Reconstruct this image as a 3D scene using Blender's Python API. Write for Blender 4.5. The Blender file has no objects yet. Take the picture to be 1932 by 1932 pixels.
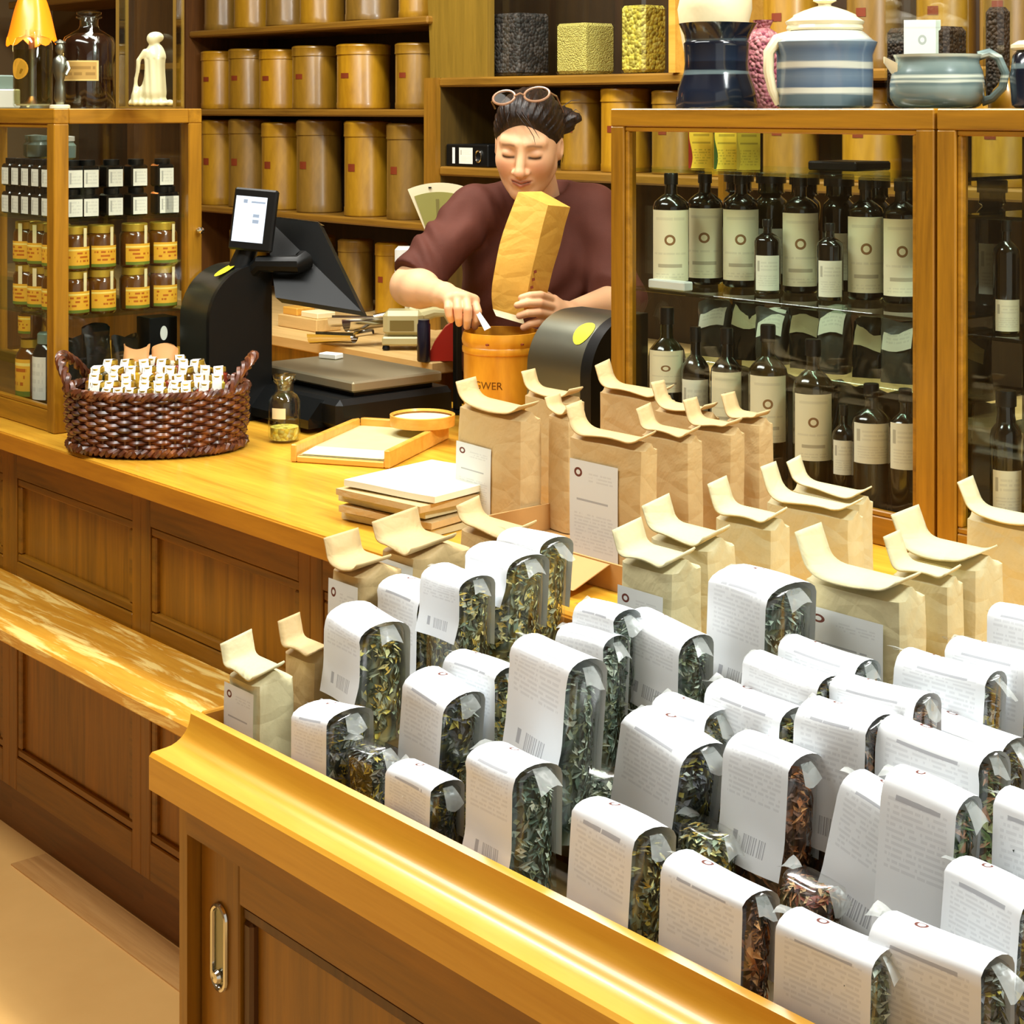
import bpy, math, random
import numpy as np
from mathutils import Vector, Matrix

# ------------------------------------------------------------------ camera, world, light, exposure
scene = bpy.context.scene
C = scene.collection
F, CX, HY = 3300.0, 966.0, 205.0            # focal length, principal column and horizon row, pixels of the 1932 frame
ANG = math.atan2(2836.0, 3300.0)
SN, CS = math.cos(ANG), math.sin(ANG)       # forward = (-SN, CS): u runs along the counter, v away from the customer
CAM = Vector((2.389, -1.604, 1.56))
FWD = Vector((-SN, CS, 0)); RGT = Vector((CS, SN, 0))
cam_data = bpy.data.cameras.new('camera')
cam = bpy.data.objects.new('camera', cam_data); C.objects.link(cam)
cam.location = CAM
cam.rotation_euler = (math.pi/2, 0, math.asin(SN))
cam_data.sensor_width = 36; cam_data.lens = F/1932*36
cam_data.shift_y = (HY-966)/1932
cam_data.clip_start = 0.05
scene.camera = cam

world = bpy.data.worlds.new('world'); scene.world = world; world.use_nodes = True
world.node_tree.nodes['Background'].inputs[0].default_value = (1.0, 0.95, 0.86, 1)
world.node_tree.nodes['Background'].inputs[1].default_value = 0.55

def area(name, loc, sx, sy, power, col=(1, .95, .86), target=None):
    l = bpy.data.lights.new(name, 'AREA'); l.shape = 'RECTANGLE'; l.size = sx; l.size_y = sy
    l.energy = power; l.color = col
    o = bpy.data.objects.new(name, l); C.objects.link(o); o.location = loc
    if target is not None:
        o.rotation_euler = (Vector(target)-Vector(loc)).to_track_quat('-Z', 'Y').to_euler()
    return o
area('ceiling_lamp_counter', (0.3, 0.55, 3.05), 2.6, 0.22, 44, (1, .98, .92))
area('ceiling_lamp_display', (2.3, 0.35, 3.05), 0.7, 0.35, 62, (.93, 1, .99), (1.2, -.1, .9))
area('ceiling_lamp_left', (-1.2, 0.45, 3.05), 0.9, 0.3, 20, (1, .98, .92))
area('ceiling_lamp_shelves', (-0.4, 0.75, 3.05), 3.2, 0.2, 9, (1, .95, .84), (-.6, 1.6, 1.4))
area('aisle_fill_light', (-0.5, -1.0, 3.05), 2.2, 0.5, 54, (.98, 1, .97))  # unseen fill light added on the customer side to brighten fronts and floor

vs = scene.view_settings
vs.view_transform = 'Standard'; vs.look = 'None'; vs.gamma = 1; vs.use_curve_mapping = False
vs.exposure = 0.4

# ------------------------------------------------------------------ helpers
rnd = random.Random(7)
def ray(x, y): return FWD + RGT*((x-CX)/F) + Vector((0, 0, (HY-y)/F))
def on_z(x, y, z): d = ray(x, y); return CAM + d*((z-CAM.z)/d.z)
def on_v(x, y, v): d = ray(x, y); return CAM + d*((v-CAM.y)/d.y)
def on_u(x, y, u): d = ray(x, y); return CAM + d*((u-CAM.x)/d.x)
def at_d(x, y, d_): return CAM + ray(x, y)*d_
def depth_of(p): return (Vector(p)-CAM).dot(FWD)
def pix(p):
    r = Vector(p)-CAM; d = r.dot(FWD)
    return CX+F*r.dot(RGT)/d, HY-F*r.z/d

def L(r, g, b):
    f = lambda c: (c/12.92 if c <= .04045 else ((c+.055)/1.055)**2.4)
    return (f(r/255), f(g/255), f(b/255), 1)

class MB:
    """collects shapes for ONE mesh object"""
    def __init__(self): self.v = []; self.f = []; self.uv = {}
    def add(self, vs_, fs, uvs=None):
        o = len(self.v); self.v += [tuple(p) for p in vs_]
        for i, f in enumerate(fs):
            if uvs: self.uv[len(self.f)] = [uvs[k] for k in f]
            self.f.append([k+o for k in f])
        return self
    def box(self, x0, x1, y0, y1, z0, z1, ch=0.0, M=None):
        if ch <= 0:
            V = [(x, y, z) for x in (x0, x1) for y in (y0, y1) for z in (z0, z1)]
            Fs = [(0,1,3,2),(4,6,7,5),(0,4,5,1),(2,3,7,6),(0,2,6,4),(1,5,7,3)]
        else:
            lo = (x0, y0, z0); hi = (x1, y1, z1); V = []; idx = {}
            for s in [(a, b, c) for a in (0,1) for b in (0,1) for c in (0,1)]:
                for ax in range(3):
                    p = []
                    for k in range(3):
                        e = hi[k] if s[k] else lo[k]
                        if k != ax: e += -ch if s[k] else ch
                        p.append(e)
                    idx[s, ax] = len(V); V.append(tuple(p))
            Fs = []
            for ax in range(3):
                b, c = [k for k in range(3) if k != ax]
                for s in (0, 1):
                    q = []
                    for (i, j) in ((0,0),(1,0),(1,1),(0,1)):
                        t = [0,0,0]; t[ax] = s; t[b] = i; t[c] = j; q.append(idx[tuple(t), ax])
                    Fs.append(q)
                for (i, j) in ((0,0),(0,1),(1,0),(1,1)):   # edge along ax
                    t0 = [0,0,0]; t0[b] = i; t0[c] = j; t1 = list(t0); t1[ax] = 1
                    Fs.append([idx[tuple(t0), b], idx[tuple(t1), b], idx[tuple(t1), c], idx[tuple(t0), c]])
            for s in [(a, b, c) for a in (0,1) for b in (0,1) for c in (0,1)]:
                Fs.append([idx[s, 0], idx[s, 1], idx[s, 2]])
        if M is not None: V = [tuple(M @ Vector(p)) for p in V]
        return self.add(V, Fs)
    def lathe(self, prof, n=32, c=(0,0,0), sx=1, sy=1, cap=True, wob=None):
        V = []; Fs = []
        for (r, z) in prof:
            for k in range(n):
                a = 2*math.pi*k/n
                rr = r*(1+(wob(a, z) if wob else 0))
                V.append((c[0]+rr*math.cos(a)*sx, c[1]+rr*math.sin(a)*sy, c[2]+z))
        m = len(prof)
        for i in range(m-1):
            for k in range(n):
                Fs.append([i*n+k, i*n+(k+1) % n, (i+1)*n+(k+1) % n, (i+1)*n+k])
        if cap:
            if prof[0][0] > 1e-5: Fs.append(list(range(n))[::-1])
            if prof[-1][0] > 1e-5: Fs.append([(m-1)*n+k for k in range(n)])
        return self.add(V, Fs)
    def tube(self, pts, r, n=8, closed=False, cap=True):
        pts = [Vector(p) for p in pts]; m = len(pts); V = []; Fs = []
        rs = r if isinstance(r, (list, tuple)) else [r]*m
        up = None
        for i, p in enumerate(pts):
            if closed: t = pts[(i+1) % m]-pts[i-1]
            else: t = pts[min(i+1, m-1)]-pts[max(i-1, 0)]
            t.normalize()
            if up is None:
                up = Vector((0,0,1)) if abs(t.z) < .9 else Vector((1,0,0))
            a = t.cross(up); a = a.normalized() if a.length > 1e-6 else t.orthogonal().normalized()
            b = a.cross(t).normalized(); up = b
            for k in range(n):
                g = 2*math.pi*k/n
                V.append(p+(a*math.cos(g)+b*math.sin(g))*rs[i])
        for i in range(m if closed else m-1):
            for k in range(n):
                j = (i+1) % m
                Fs.append([i*n+k, i*n+(k+1) % n, j*n+(k+1) % n, j*n+k])
        if cap and not closed: Fs += [list(range(n))[::-1], [(m-1)*n+k for k in range(n)]]
        return self.add(V, Fs)
    def prism(self, poly, axis, lo, hi):
        n = len(poly); V = []
        for e in (lo, hi):
            for (a, b) in poly:
                V.append({'x': (e, a, b), 'y': (a, e, b), 'z': (a, b, e)}[axis])
        Fs = [list(range(n))[::-1], [n+k for k in range(n)]]
        Fs += [[k, (k+1) % n, n+(k+1) % n, n+k] for k in range(n)]
        return self.add(V, Fs)
    def grid(self, fn, nu, nv, uv=True, closed=False):
        V = []; U = []; Fs = []
        for j in range(nv+1):
            for i in range(nu+1):
                V.append(fn(i/nu, j/nv)); U.append((i/nu, j/nv))
        w = nu+1
        for j in range(nv):
            for i in range(nu):
                Fs.append([j*w+i, j*w+i+1, (j+1)*w+i+1, (j+1)*w+i])
        return self.add(V, Fs, U if uv else None)
    def mesh(self, name, smooth=True, angle=35):
        me = bpy.data.meshes.new(name)
        me.from_pydata([tuple(p) for p in self.v], [], self.f)
        if self.uv:
            lay = me.uv_layers.new(name='UVMap')
            for i, pl in enumerate(me.polygons):
                if i in self.uv:
                    for li, c in zip(pl.loop_indices, self.uv[i]): lay.data[li].uv = c
        import bmesh
        bm = bmesh.new(); bm.from_mesh(me); bmesh.ops.recalc_face_normals(bm, faces=bm.faces); bm.to_mesh(me); bm.free()
        if smooth:
            me.shade_smooth(); me.set_sharp_from_angle(angle=math.radians(angle))
        return me
    def build(self, name, mat, parent=None, smooth=True, angle=35, label=None):
        return link(name, self.mesh(name, smooth, angle), mat, parent, label)

def link(name, me, mat, parent=None, label=None):
    o = bpy.data.objects.new(name, me); C.objects.link(o)
    if mat is not None and not me.materials: me.materials.append(mat)
    if parent is not None: o.parent = parent
    if label: o['label'] = label
    return o
def tag(o, label=None, cat=None, group=None, kind=None):
    if label: o['label'] = label
    if cat: o['category'] = cat
    if group: o['group'] = group
    if kind: o['kind'] = kind
    return o
def thing(name, label, cat, loc=(0,0,0), rz=0, group=None, rot=None):
    o = bpy.data.objects.new(name, None); C.objects.link(o); o.empty_display_size = .05
    o.location = loc; o.rotation_euler = rot if rot else (0, 0, rz)
    if loc[2] > .3: o.location.z += .0008      # a hair above what it rests on
    return tag(o, label, cat, group)
def structure(name, mb, mat, **k):
    o = mb.build(name, mat, **k); o['kind'] = 'structure'; return o
def copy_tree(o, parent=None):
    c = o.copy(); C.objects.link(c)
    if parent is not None: c.parent = parent
    for ch in list(o.children): copy_tree(ch, c)
    return c
ORD = ['first','second','third','fourth','fifth','sixth','seventh','eighth','ninth','tenth','eleventh','twelfth']

# ------------------------------------------------------------------ materials
class NT:
    def __init__(self, name):
        self.mat = bpy.data.materials.new(name); self.mat.use_nodes = True
        self.t = self.mat.node_tree; self.t.nodes.clear()
        self.out = self.n('ShaderNodeOutputMaterial')
    def n(self, ty, **k):
        o = self.t.nodes.new(ty)
        for a, b in k.items(): setattr(o, a, b)
        return o
    def set(self, sock, val):
        if isinstance(val, bpy.types.NodeSocket): self.t.links.new(val, sock)
        else: sock.default_value = val
    def m(self, op, a, b=None, c=None):
        o = self.n('ShaderNodeMath', operation=op)
        self.set(o.inputs[0], a)
        if b is not None: self.set(o.inputs[1], b)
        if c is not None: self.set(o.inputs[2], c)
        return o.outputs[0]
    def mul(self, *a):
        r = a[0]
        for x in a[1:]: r = self.m('MULTIPLY', r, x)
        return r
    def mx(self, *a):
        r = a[0]
        for x in a[1:]: r = self.m('MAXIMUM', r, x)
        return r
    def band(self, x, lo, hi): return self.mul(self.m('GREATER_THAN', x, lo), self.m('LESS_THAN', x, hi))
    def mix(self, f, a, b):
        o = self.n('ShaderNodeMix', data_type='RGBA')
        self.set(o.inputs[0], f); self.set(o.inputs[6], a); self.set(o.inputs[7], b)
        return o.outputs[2]
    def coord(self, which='Object', scale=(1,1,1), rot=(0,0,0), loc=(0,0,0)):
        tc = self.n('ShaderNodeTexCoord'); mp = self.n('ShaderNodeMapping')
        self.t.links.new(tc.outputs[which], mp.inputs[0])
        mp.inputs['Scale'].default_value = scale; mp.inputs['Rotation'].default_value = rot; mp.inputs['Location'].default_value = loc
        return mp.outputs[0]
    def noise(self, vec, scale=5, detail=3, rough=.55, dist=0):
        o = self.n('ShaderNodeTexNoise'); self.set(o.inputs['Vector'], vec)
        o.inputs['Scale'].default_value = scale; o.inputs['Detail'].default_value = detail
        o.inputs['Roughness'].default_value = rough; o.inputs['Distortion'].default_value = dist
        return o.outputs[0]
    def ramp(self, f, stops):
        o = self.n('ShaderNodeValToRGB'); self.set(o.inputs[0], f)
        e = o.color_ramp.elements
        while len(e) < len(stops): e.new(.5)
        for i, (p, c) in enumerate(stops): e[i].position = p; e[i].color = c
        return o.outputs[0]
    def xyz(self, vec):
        o = self.n('ShaderNodeSeparateXYZ'); self.t.links.new(vec, o.inputs[0]); return o.outputs
    def vec(self, x, y, z=0.0):
        o = self.n('ShaderNodeCombineXYZ')
        for i, a in enumerate((x, y, z)): self.set(o.inputs[i], a)
        return o.outputs[0]
    def bump(self, h, strength=.3, dist=.002):
        o = self.n('ShaderNodeBump'); self.set(o.inputs['Height'], h)
        o.inputs['Strength'].default_value = strength; o.inputs['Distance'].default_value = dist
        return o.outputs[0]
    def bsdf(self, col, rough=.5, metal=0, normal=None, spec=.5, coat=0, emit=None, es=0, sub=0, trans=0):
        b = self.n('ShaderNodeBsdfPrincipled')
        self.set(b.inputs['Base Color'], col); self.set(b.inputs['Roughness'], rough); self.set(b.inputs['Metallic'], metal)
        b.inputs['Specular IOR Level'].default_value = spec
        if coat: b.inputs['Coat Weight'].default_value = coat; b.inputs['Coat Roughness'].default_value = .15
        if normal is not None: self.set(b.inputs['Normal'], normal)
        if emit is not None: self.set(b.inputs['Emission Color'], emit); b.inputs['Emission Strength'].default_value = es
        if sub: b.inputs['Subsurface Weight'].default_value = sub; b.inputs['Subsurface Radius'].default_value = (.01, .004, .002); b.inputs['Subsurface Scale'].default_value = .5
        return b.outputs[0]
    def done(self, sh): self.t.links.new(sh, self.out.inputs[0]); return self.mat

def m_plain(name, col, rough=.5, metal=0, spec=.5, coat=0, var=.0, vscale=20, bump=0, bscale=60):
    t = NT(name); c = col
    v = t.coord()
    if var: c = t.mix(t.noise(v, vscale, 4), tuple(x*(1-var) for x in col[:3])+(1,), tuple(min(1, x*(1+var)) for x in col[:3])+(1,))
    nm = t.bump(t.noise(v, bscale, 3), bump, .003) if bump else None
    return t.done(t.bsdf(c, rough, metal, nm, spec, coat))
def m_wood(name, dark, light, axis='x', rough=.32, scale=1.0, worn=None, coat=.25, seed=0):
    t = NT(name)
    k = {'x': (.9, 14, 14), 'y': (14, .9, 14), 'z': (14, 14, .9)}[axis]
    v = t.coord('Object', tuple(a*scale for a in k), loc=(seed, seed*1.7, seed*.3))
    n1 = t.noise(v, 1.6, 5, .6, 1.2)
    v2 = t.coord('Object', tuple(a*scale*6 for a in k)); n2 = t.noise(v2, 1.5, 3, .6)
    f = t.m('ADD', t.m('MULTIPLY', n1, .75), t.m('MULTIPLY', n2, .3))
    col = t.ramp(f, [(.3, dark), (.5, tuple((a+b)/2 for a, b in zip(dark, light))), (.72, light)])
    if worn:
        v3 = t.coord('Object', (2.2, 18, 18) if axis == 'x' else (18, 18, 2.2))
        w = t.ramp(t.noise(v3, 2.2, 5, .65, .6), [(.5, (0,0,0,1)), (.62, (1,1,1,1))])
        col = t.mix(w, col, worn)
    return t.done(t.bsdf(col, rough, 0, t.bump(f, .12, .002), .5, coat))
def m_glass(name, tint=(1,1,1,1), gloss=.06, rough=.02, alpha=.0):
    """thin clear glass or film: lets light straight through, mirrors at grazing angles"""
    t = NT(name)
    tr = t.n('ShaderNodeBsdfTransparent'); tr.inputs[0].default_value = tint
    gl = t.n('ShaderNodeBsdfGlossy'); gl.inputs['Color'].default_value = (1,1,1,1); gl.inputs['Roughness'].default_value = rough
    lw = t.n('ShaderNodeLayerWeight'); lw.inputs[0].default_value = .35
    f = t.m('ADD', t.m('MULTIPLY', t.m('POWER', lw.outputs['Facing'], 3.0), .55), gloss)
    mx = t.n('ShaderNodeMixShader'); t.set(mx.inputs[0], f)
    t.t.links.new(tr.outputs[0], mx.inputs[1]); t.t.links.new(gl.outputs[0], mx.inputs[2])
    return t.done(mx.outputs[0])
def m_print(name, paper=L(244,246,240), ink=L(70,72,86), style='tea', logo=L(110,60,50)):
    """white paper label with printing: ring emblem, heading, lines of small print, bar code; UV (0,0) lower left"""
    t = NT(name)
    tc = t.n('ShaderNodeTexCoord'); u, v, _ = t.xyz(tc.outputs['UV'])
    oi = t.n('ShaderNodeObjectInfo'); rn = t.m('MULTIPLY', oi.outputs['Random'], 37.0)
    def text(v0, v1, u0, u1, n, fu=16, thr=.44, seed=0.0, hgt=(.22, .72)):
        r = t.m('MULTIPLY', t.m('SUBTRACT', v, v0), n/(v1-v0))
        fr = t.m('FRACT', r); row = t.m('FLOOR', r)
        nz = t.noise(t.vec(t.m('MULTIPLY', u, fu), t.m('ADD', t.m('MULTIPLY', row, 7.3), t.m('ADD', rn, seed))), 1.0, 1, .5)
        return t.mul(t.band(fr, *hgt), t.m('GREATER_THAN', nz, thr), t.band(u, u0, u1), t.band(v, v0, v1))
    def ring(cu, cv, r, w, asp):
        du = t.m('MULTIPLY', t.m('SUBTRACT', u, cu), asp); dv = t.m('SUBTRACT', v, cv)
        d = t.m('SQRT', t.m('ADD', t.m('MULTIPLY', du, du), t.m('MULTIPLY', dv, dv)))
        return t.m('LESS_THAN', t.m('ABSOLUTE', t.m('SUBTRACT', d, r)), w)
    grey = tuple(a*.85+b*.15 for a, b in zip(paper, ink))[:3]+(1,); ink0 = ink; ink = tuple(a*.5+b*.5 for a, b in zip(paper, ink))[:3]+(1,)
    col = paper
    if style == 'tea':       # runs over the bag's top: front panel is v<.62
        col = t.mix(t.mx(text(.27, .52, .1, .9, 12), text(.56, .60, .12, .6, 1, 9, .3)), col, grey)
        col = t.mix(text(.50, .535, .2, .8, 1, 11, .3, 2.0), col, ink)
        bars = t.mul(t.m('GREATER_THAN', t.noise(t.vec(t.m('MULTIPLY', u, 60), 1.0), 1, 0), .5), t.band(u, .4, .75), t.band(v, .06, .13))
        col = t.mix(t.mx(bars, t.mul(t.band(u, .24, .31), t.band(v, .07, .13))), col, ink)
        col = t.mix(ring(.3, .70, .022, .006, .5), col, logo)
        col = t.mix(text(.63, .68, .2, .85, 2, 12), col, grey)
    elif style == 'sheet':   # flat label on a kraft bag
        col = t.mix(text(.14, .50, .1, .9, 11), col, grey)
        col = t.mix(text(.60, .64, .15, .8, 1, 9, .3), col, ink)
        col = t.mix(text(.80, .90, .4, .9, 3, 14), col, grey)
        col = t.mix(ring(.18, .88, .035, .011, .55), col, logo)
        bars = t.mul(t.m('GREATER_THAN', t.noise(t.vec(t.m('MULTIPLY', u, 50), 1.0), 1, 0), .48), t.band(u, .3, .8), t.band(v, .03, .085))
        col = t.mix(bars, col, ink)
    elif style == 'bottle':
        col = t.mix(text(.84, .92, .15, .85, 1, 8, .3), col, grey)
        col = t.mix(ring(.5, .58, .06, .016, .62), col, logo)
        col = t.mix(text(.36, .42, .1, .9, 1, 22, .4), col, grey)
        col = t.mix(text(.17, .27, .22, .78, 1, 10, .3, 1.0), col, ink)
        col = t.mix(text(.04, .12, .15, .85, 2, 20, .45), col, grey)
    elif style == 'small':
        col = t.mix(text(.55, .85, .25, .9, 3, 10, .4), col, grey)
        col = t.mix(text(.12, .45, .12, .9, 5, 14, .42), col, grey)
        col = t.mix(t.mul(t.band(u, .1, .2), t.band(v, .55, .85)), col, ink)
    elif style == 'jar':
        col = t.mix(text(.15, .9, .1, .9, 4, 9, .42), col, grey)
        col = t.mix(t.mul(t.band(u, .12, .24), t.band(v, .2, .85)), col, ink)
    elif style == 'honey':
        col = t.mix(t.m('LESS_THAN', v, .14), col, L(110,125,40))
        col = t.mix(text(.25, .8, .12, .9, 3, 6, .5), col, L(190,100,20))
        col = t.mix(t.mul(t.band(v, .82, .9), t.band(u, 0, 1)), col, L(250,225,120))
    elif style == 'yellow':
        e = t.m('ADD', .1, t.m('MULTIPLY', t.m('SINE', t.m('MULTIPLY', v, 7.0)), .07))
        col = t.mix(t.m('LESS_THAN', u, e), col, logo)
        col = t.mix(t.mx(text(.62, .72, .2, .85, 1, 8, .3), text(.48, .55, .15, .9, 1, 9, .3, 3.)), col, ink)
        col = t.mix(ring(.5, .84, .03, .02, .8), col, ink)
        col = t.mix(text(.08, .4, .15, .9, 6, 12, .5), col, tuple(a*.7 for a in paper[:3])+(1,))
    elif style == 'gold':
        col = t.mix(text(.2, .8, .08, .92, 2, 8, .38), col, ink)
        edge = t.mx(t.m('LESS_THAN', u, .05), t.m('GREATER_THAN', u, .95), t.m('LESS_THAN', v, .08), t.m('GREATER_THAN', v, .92))
        col = t.mix(edge, col, L(225,195,120))
    elif style == 'card':
        col = t.mix(ring(.5, .55, .09, .03, 1), col, ink)
        col = t.mix(text(.06, .2, .1, .75, 1, 6, .42), col, ink)
        col = t.mix(t.band(v, .82, .86), col, grey)
    v_ = t.coord('Object')
    return t.done(t.bsdf(col, .55, 0, t.bump(t.noise(v_, 35, 2), .15, .003), .3))

M = {}
M['counter_top'] = m_wood('honey_counter_top', L(196,128,26), L(244,190,64), 'x', .28, coat=.35)
M['counter_edge'] = m_wood('honey_edge', L(160,98,12), L(206,140,30), 'x', .35)
M['panel_z'] = m_wood('oak_panel', L(96,60,1), L(156,100,6), 'z', .42, coat=.15)
M['panel_x'] = m_wood('oak_rail', L(92,58,1), L(148,96,6), 'x', .42, coat=.15)
M['dark_oak'] = m_wood('dark_oak', L(84,46,6), L(124,72,14), 'x', .45, coat=.1)
M['dark_oak_z'] = m_wood('dark_oak_upright', L(66,36,8), L(108,66,20), 'z', .45, coat=.1)
M['ledge'] = m_wood('worn_ledge', L(186,122,28), L(228,170,62), 'x', .3, worn=L(250,218,130))
M['rim'] = m_wood('rim_wood', L(206,140,22), L(240,182,62), 'x', .3, scale=.7)
M['table_z'] = m_wood('table_door', L(116,76,4), L(170,116,14), 'z', .42, coat=.15)
M['table_x'] = m_wood('table_rail', L(116,76,4), L(170,116,14), 'x', .42, coat=.15)
M['case_z'] = m_wood('case_oak_upright', L(118,78,8), L(184,130,26), 'z', .36)
M['case_x'] = m_wood('case_oak_rail', L(118,78,8), L(184,130,26), 'x', .36)
M['case_y'] = m_wood('case_oak_side', L(118,78,8), L(184,130,26), 'y', .36)
M['shelf_x'] = m_wood('shelf_board', L(110,76,18), L(164,118,38), 'x', .4)
M['shelf_z'] = m_wood('shelf_upright', L(112,76,14), L(166,118,34), 'z', .4)
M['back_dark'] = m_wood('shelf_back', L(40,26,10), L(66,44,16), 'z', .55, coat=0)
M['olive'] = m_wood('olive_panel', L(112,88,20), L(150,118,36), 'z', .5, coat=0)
M['shade_wood'] = m_wood('shade_toned_wood', L(62,46,12), L(98,74,24), 'z', .5, coat=0)  # shelf wood darkened: shade painted into its colour
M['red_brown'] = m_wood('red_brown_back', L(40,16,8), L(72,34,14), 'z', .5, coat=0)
M['light_wood'] = m_wood('pale_board', L(196,158,92), L(228,192,128), 'x', .45, coat=0)
M['tray_wood'] = m_wood('tray_beech', L(206,142,44), L(240,184,84), 'x', .35)
M['glass'] = m_glass('case_glass', (.97,.99,.97,1), .025)
M['jar_glass'] = m_glass('jar_glass', (.93,.96,.92,1), .06)
M['cello'] = m_glass('cellophane', (.97,.985,.98,1), .10, .16)
M['paper_white'] = m_plain('white_paper', L(240,242,236), .6, var=.04, bump=.2, bscale=25)
M['tea_label'] = m_print('tea_label', L(240,244,247), L(84,84,104), 'tea')
M['sheet_label'] = m_print('kraft_bag_label', L(226,232,232), L(96,100,116), 'sheet')
M['bottle_label'] = m_print('bottle_label', L(250,240,206), L(120,96,70), 'bottle', L(150,110,70))
M['small_label'] = m_print('small_label', L(246,244,226), L(110,104,90), 'small')
M['jar_label'] = m_print('jar_label', L(236,234,222), L(90,90,90), 'jar')
M['honey_label'] = m_print('honey_label', L(236,176,50), L(150,80,20), 'honey')
M['gold_label'] = m_print('gold_label', L(196,156,84), L(120,84,36), 'gold')
def m_kraft(name, col):
    t = NT(name); v = t.coord()
    n1 = t.noise(v, 9, 4, .6, .8); n2 = t.noise(v, 34, 4, .6)
    vo = t.n('ShaderNodeTexVoronoi'); vo.feature = 'DISTANCE_TO_EDGE'; t.set(vo.inputs['Vector'], t.coord('Object', (1, 1, 1.6))); vo.inputs['Scale'].default_value = 16
    h = t.m('ADD', t.m('ADD', t.m('MULTIPLY', n1, 1.2), t.m('MULTIPLY', n2, .25)), t.m('MULTIPLY', t.m('MINIMUM', vo.outputs['Distance'], .25), .9))
    c = t.mix(n2, tuple(x*.9 for x in col[:3])+(1,), tuple(min(1, x*1.08) for x in col[:3])+(1,))
    return t.done(t.bsdf(c, .6, 0, t.bump(h, .55, .008), .3))
M['kraft'] = m_kraft('kraft_paper', L(206,178,126))
M['kraft_pale'] = m_kraft('pale_kraft_paper', L(212,202,158))
M['kraft_yellow'] = m_plain('yellow_kraft_paper', L(222,172,74), .6, var=.08, vscale=10, bump=.3, bscale=18)
M['black'] = m_plain('black_plastic', L(11,12,11), .42, spec=.3, var=.15, vscale=60)
M['black_gloss'] = m_plain('black_gloss', L(14,15,14), .12)
M['steel'] = m_plain('brushed_steel', L(170,172,160), .32, 1, var=.08, vscale=8)
M['dark_steel'] = m_plain('dark_steel', L(146,148,132), .34, 1, var=.1, vscale=8)
M['chrome'] = m_plain('chrome', L(210,208,200), .14, 1)
M['cream'] = m_plain('cream_enamel', L(226,216,178), .3, coat=.3)
M['cream_dull'] = m_plain('olive_cream_enamel', L(188,178,128), .35, coat=.3)
M['yellow_sticker'] = m_plain('yellow_sticker', L(232,222,40), .5)
M['red_plastic'] = m_plain('red_plastic', L(168,34,22), .35)
M['white_plastic'] = m_plain('white_plastic', L(226,228,222), .4)
M['white_ceramic'] = m_plain('white_ceramic', L(238,226,186), .3, coat=.4, var=.05)
# ------------------------------------------------------------------ smooth bodies from distance fields (surface nets)
def sd_sph(P, c, r): return np.sqrt((P[0]-c[0])**2+(P[1]-c[1])**2+(P[2]-c[2])**2)-r
def sd_ell(P, c, r, R=None):
    x, y, z = P[0]-c[0], P[1]-c[1], P[2]-c[2]
    if R is not None:
        R = np.array(R.to_3x3().inverted(), dtype=np.float32)
        x, y, z = R[0,0]*x+R[0,1]*y+R[0,2]*z, R[1,0]*x+R[1,1]*y+R[1,2]*z, R[2,0]*x+R[2,1]*y+R[2,2]*z
    k0 = np.sqrt((x/r[0])**2+(y/r[1])**2+(z/r[2])**2)
    k1 = np.sqrt((x/r[0]**2)**2+(y/r[1]**2)**2+(z/r[2]**2)**2)+1e-9
    return k0*(k0-1)/k1
def sd_cap(P, a, b, ra, rb=None):
    rb = ra if rb is None else rb
    a = np.array(a, dtype=np.float32); b = np.array(b, dtype=np.float32); d = b-a
    t = ((P[0]-a[0])*d[0]+(P[1]-a[1])*d[1]+(P[2]-a[2])*d[2])/max(float(d @ d), 1e-12)
    t = np.clip(t, 0, 1)
    return np.sqrt((P[0]-a[0]-t*d[0])**2+(P[1]-a[1]-t*d[1])**2+(P[2]-a[2]-t*d[2])**2)-(ra+(rb-ra)*t)
def smin(a, b, k):
    h = np.clip(.5+.5*(b-a)/k, 0, 1); return b*(1-h)+a*h-k*h*(1-h)
def smax(a, b, k): return -smin(-a, -b, k)
def sd_chain(P, pts, rs, k=.006):
    d = None
    for i in range(len(pts)-1):
        c = sd_cap(P, pts[i], pts[i+1], rs[i], rs[i+1]); d = c if d is None else np.minimum(d, c)
    return d
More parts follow.
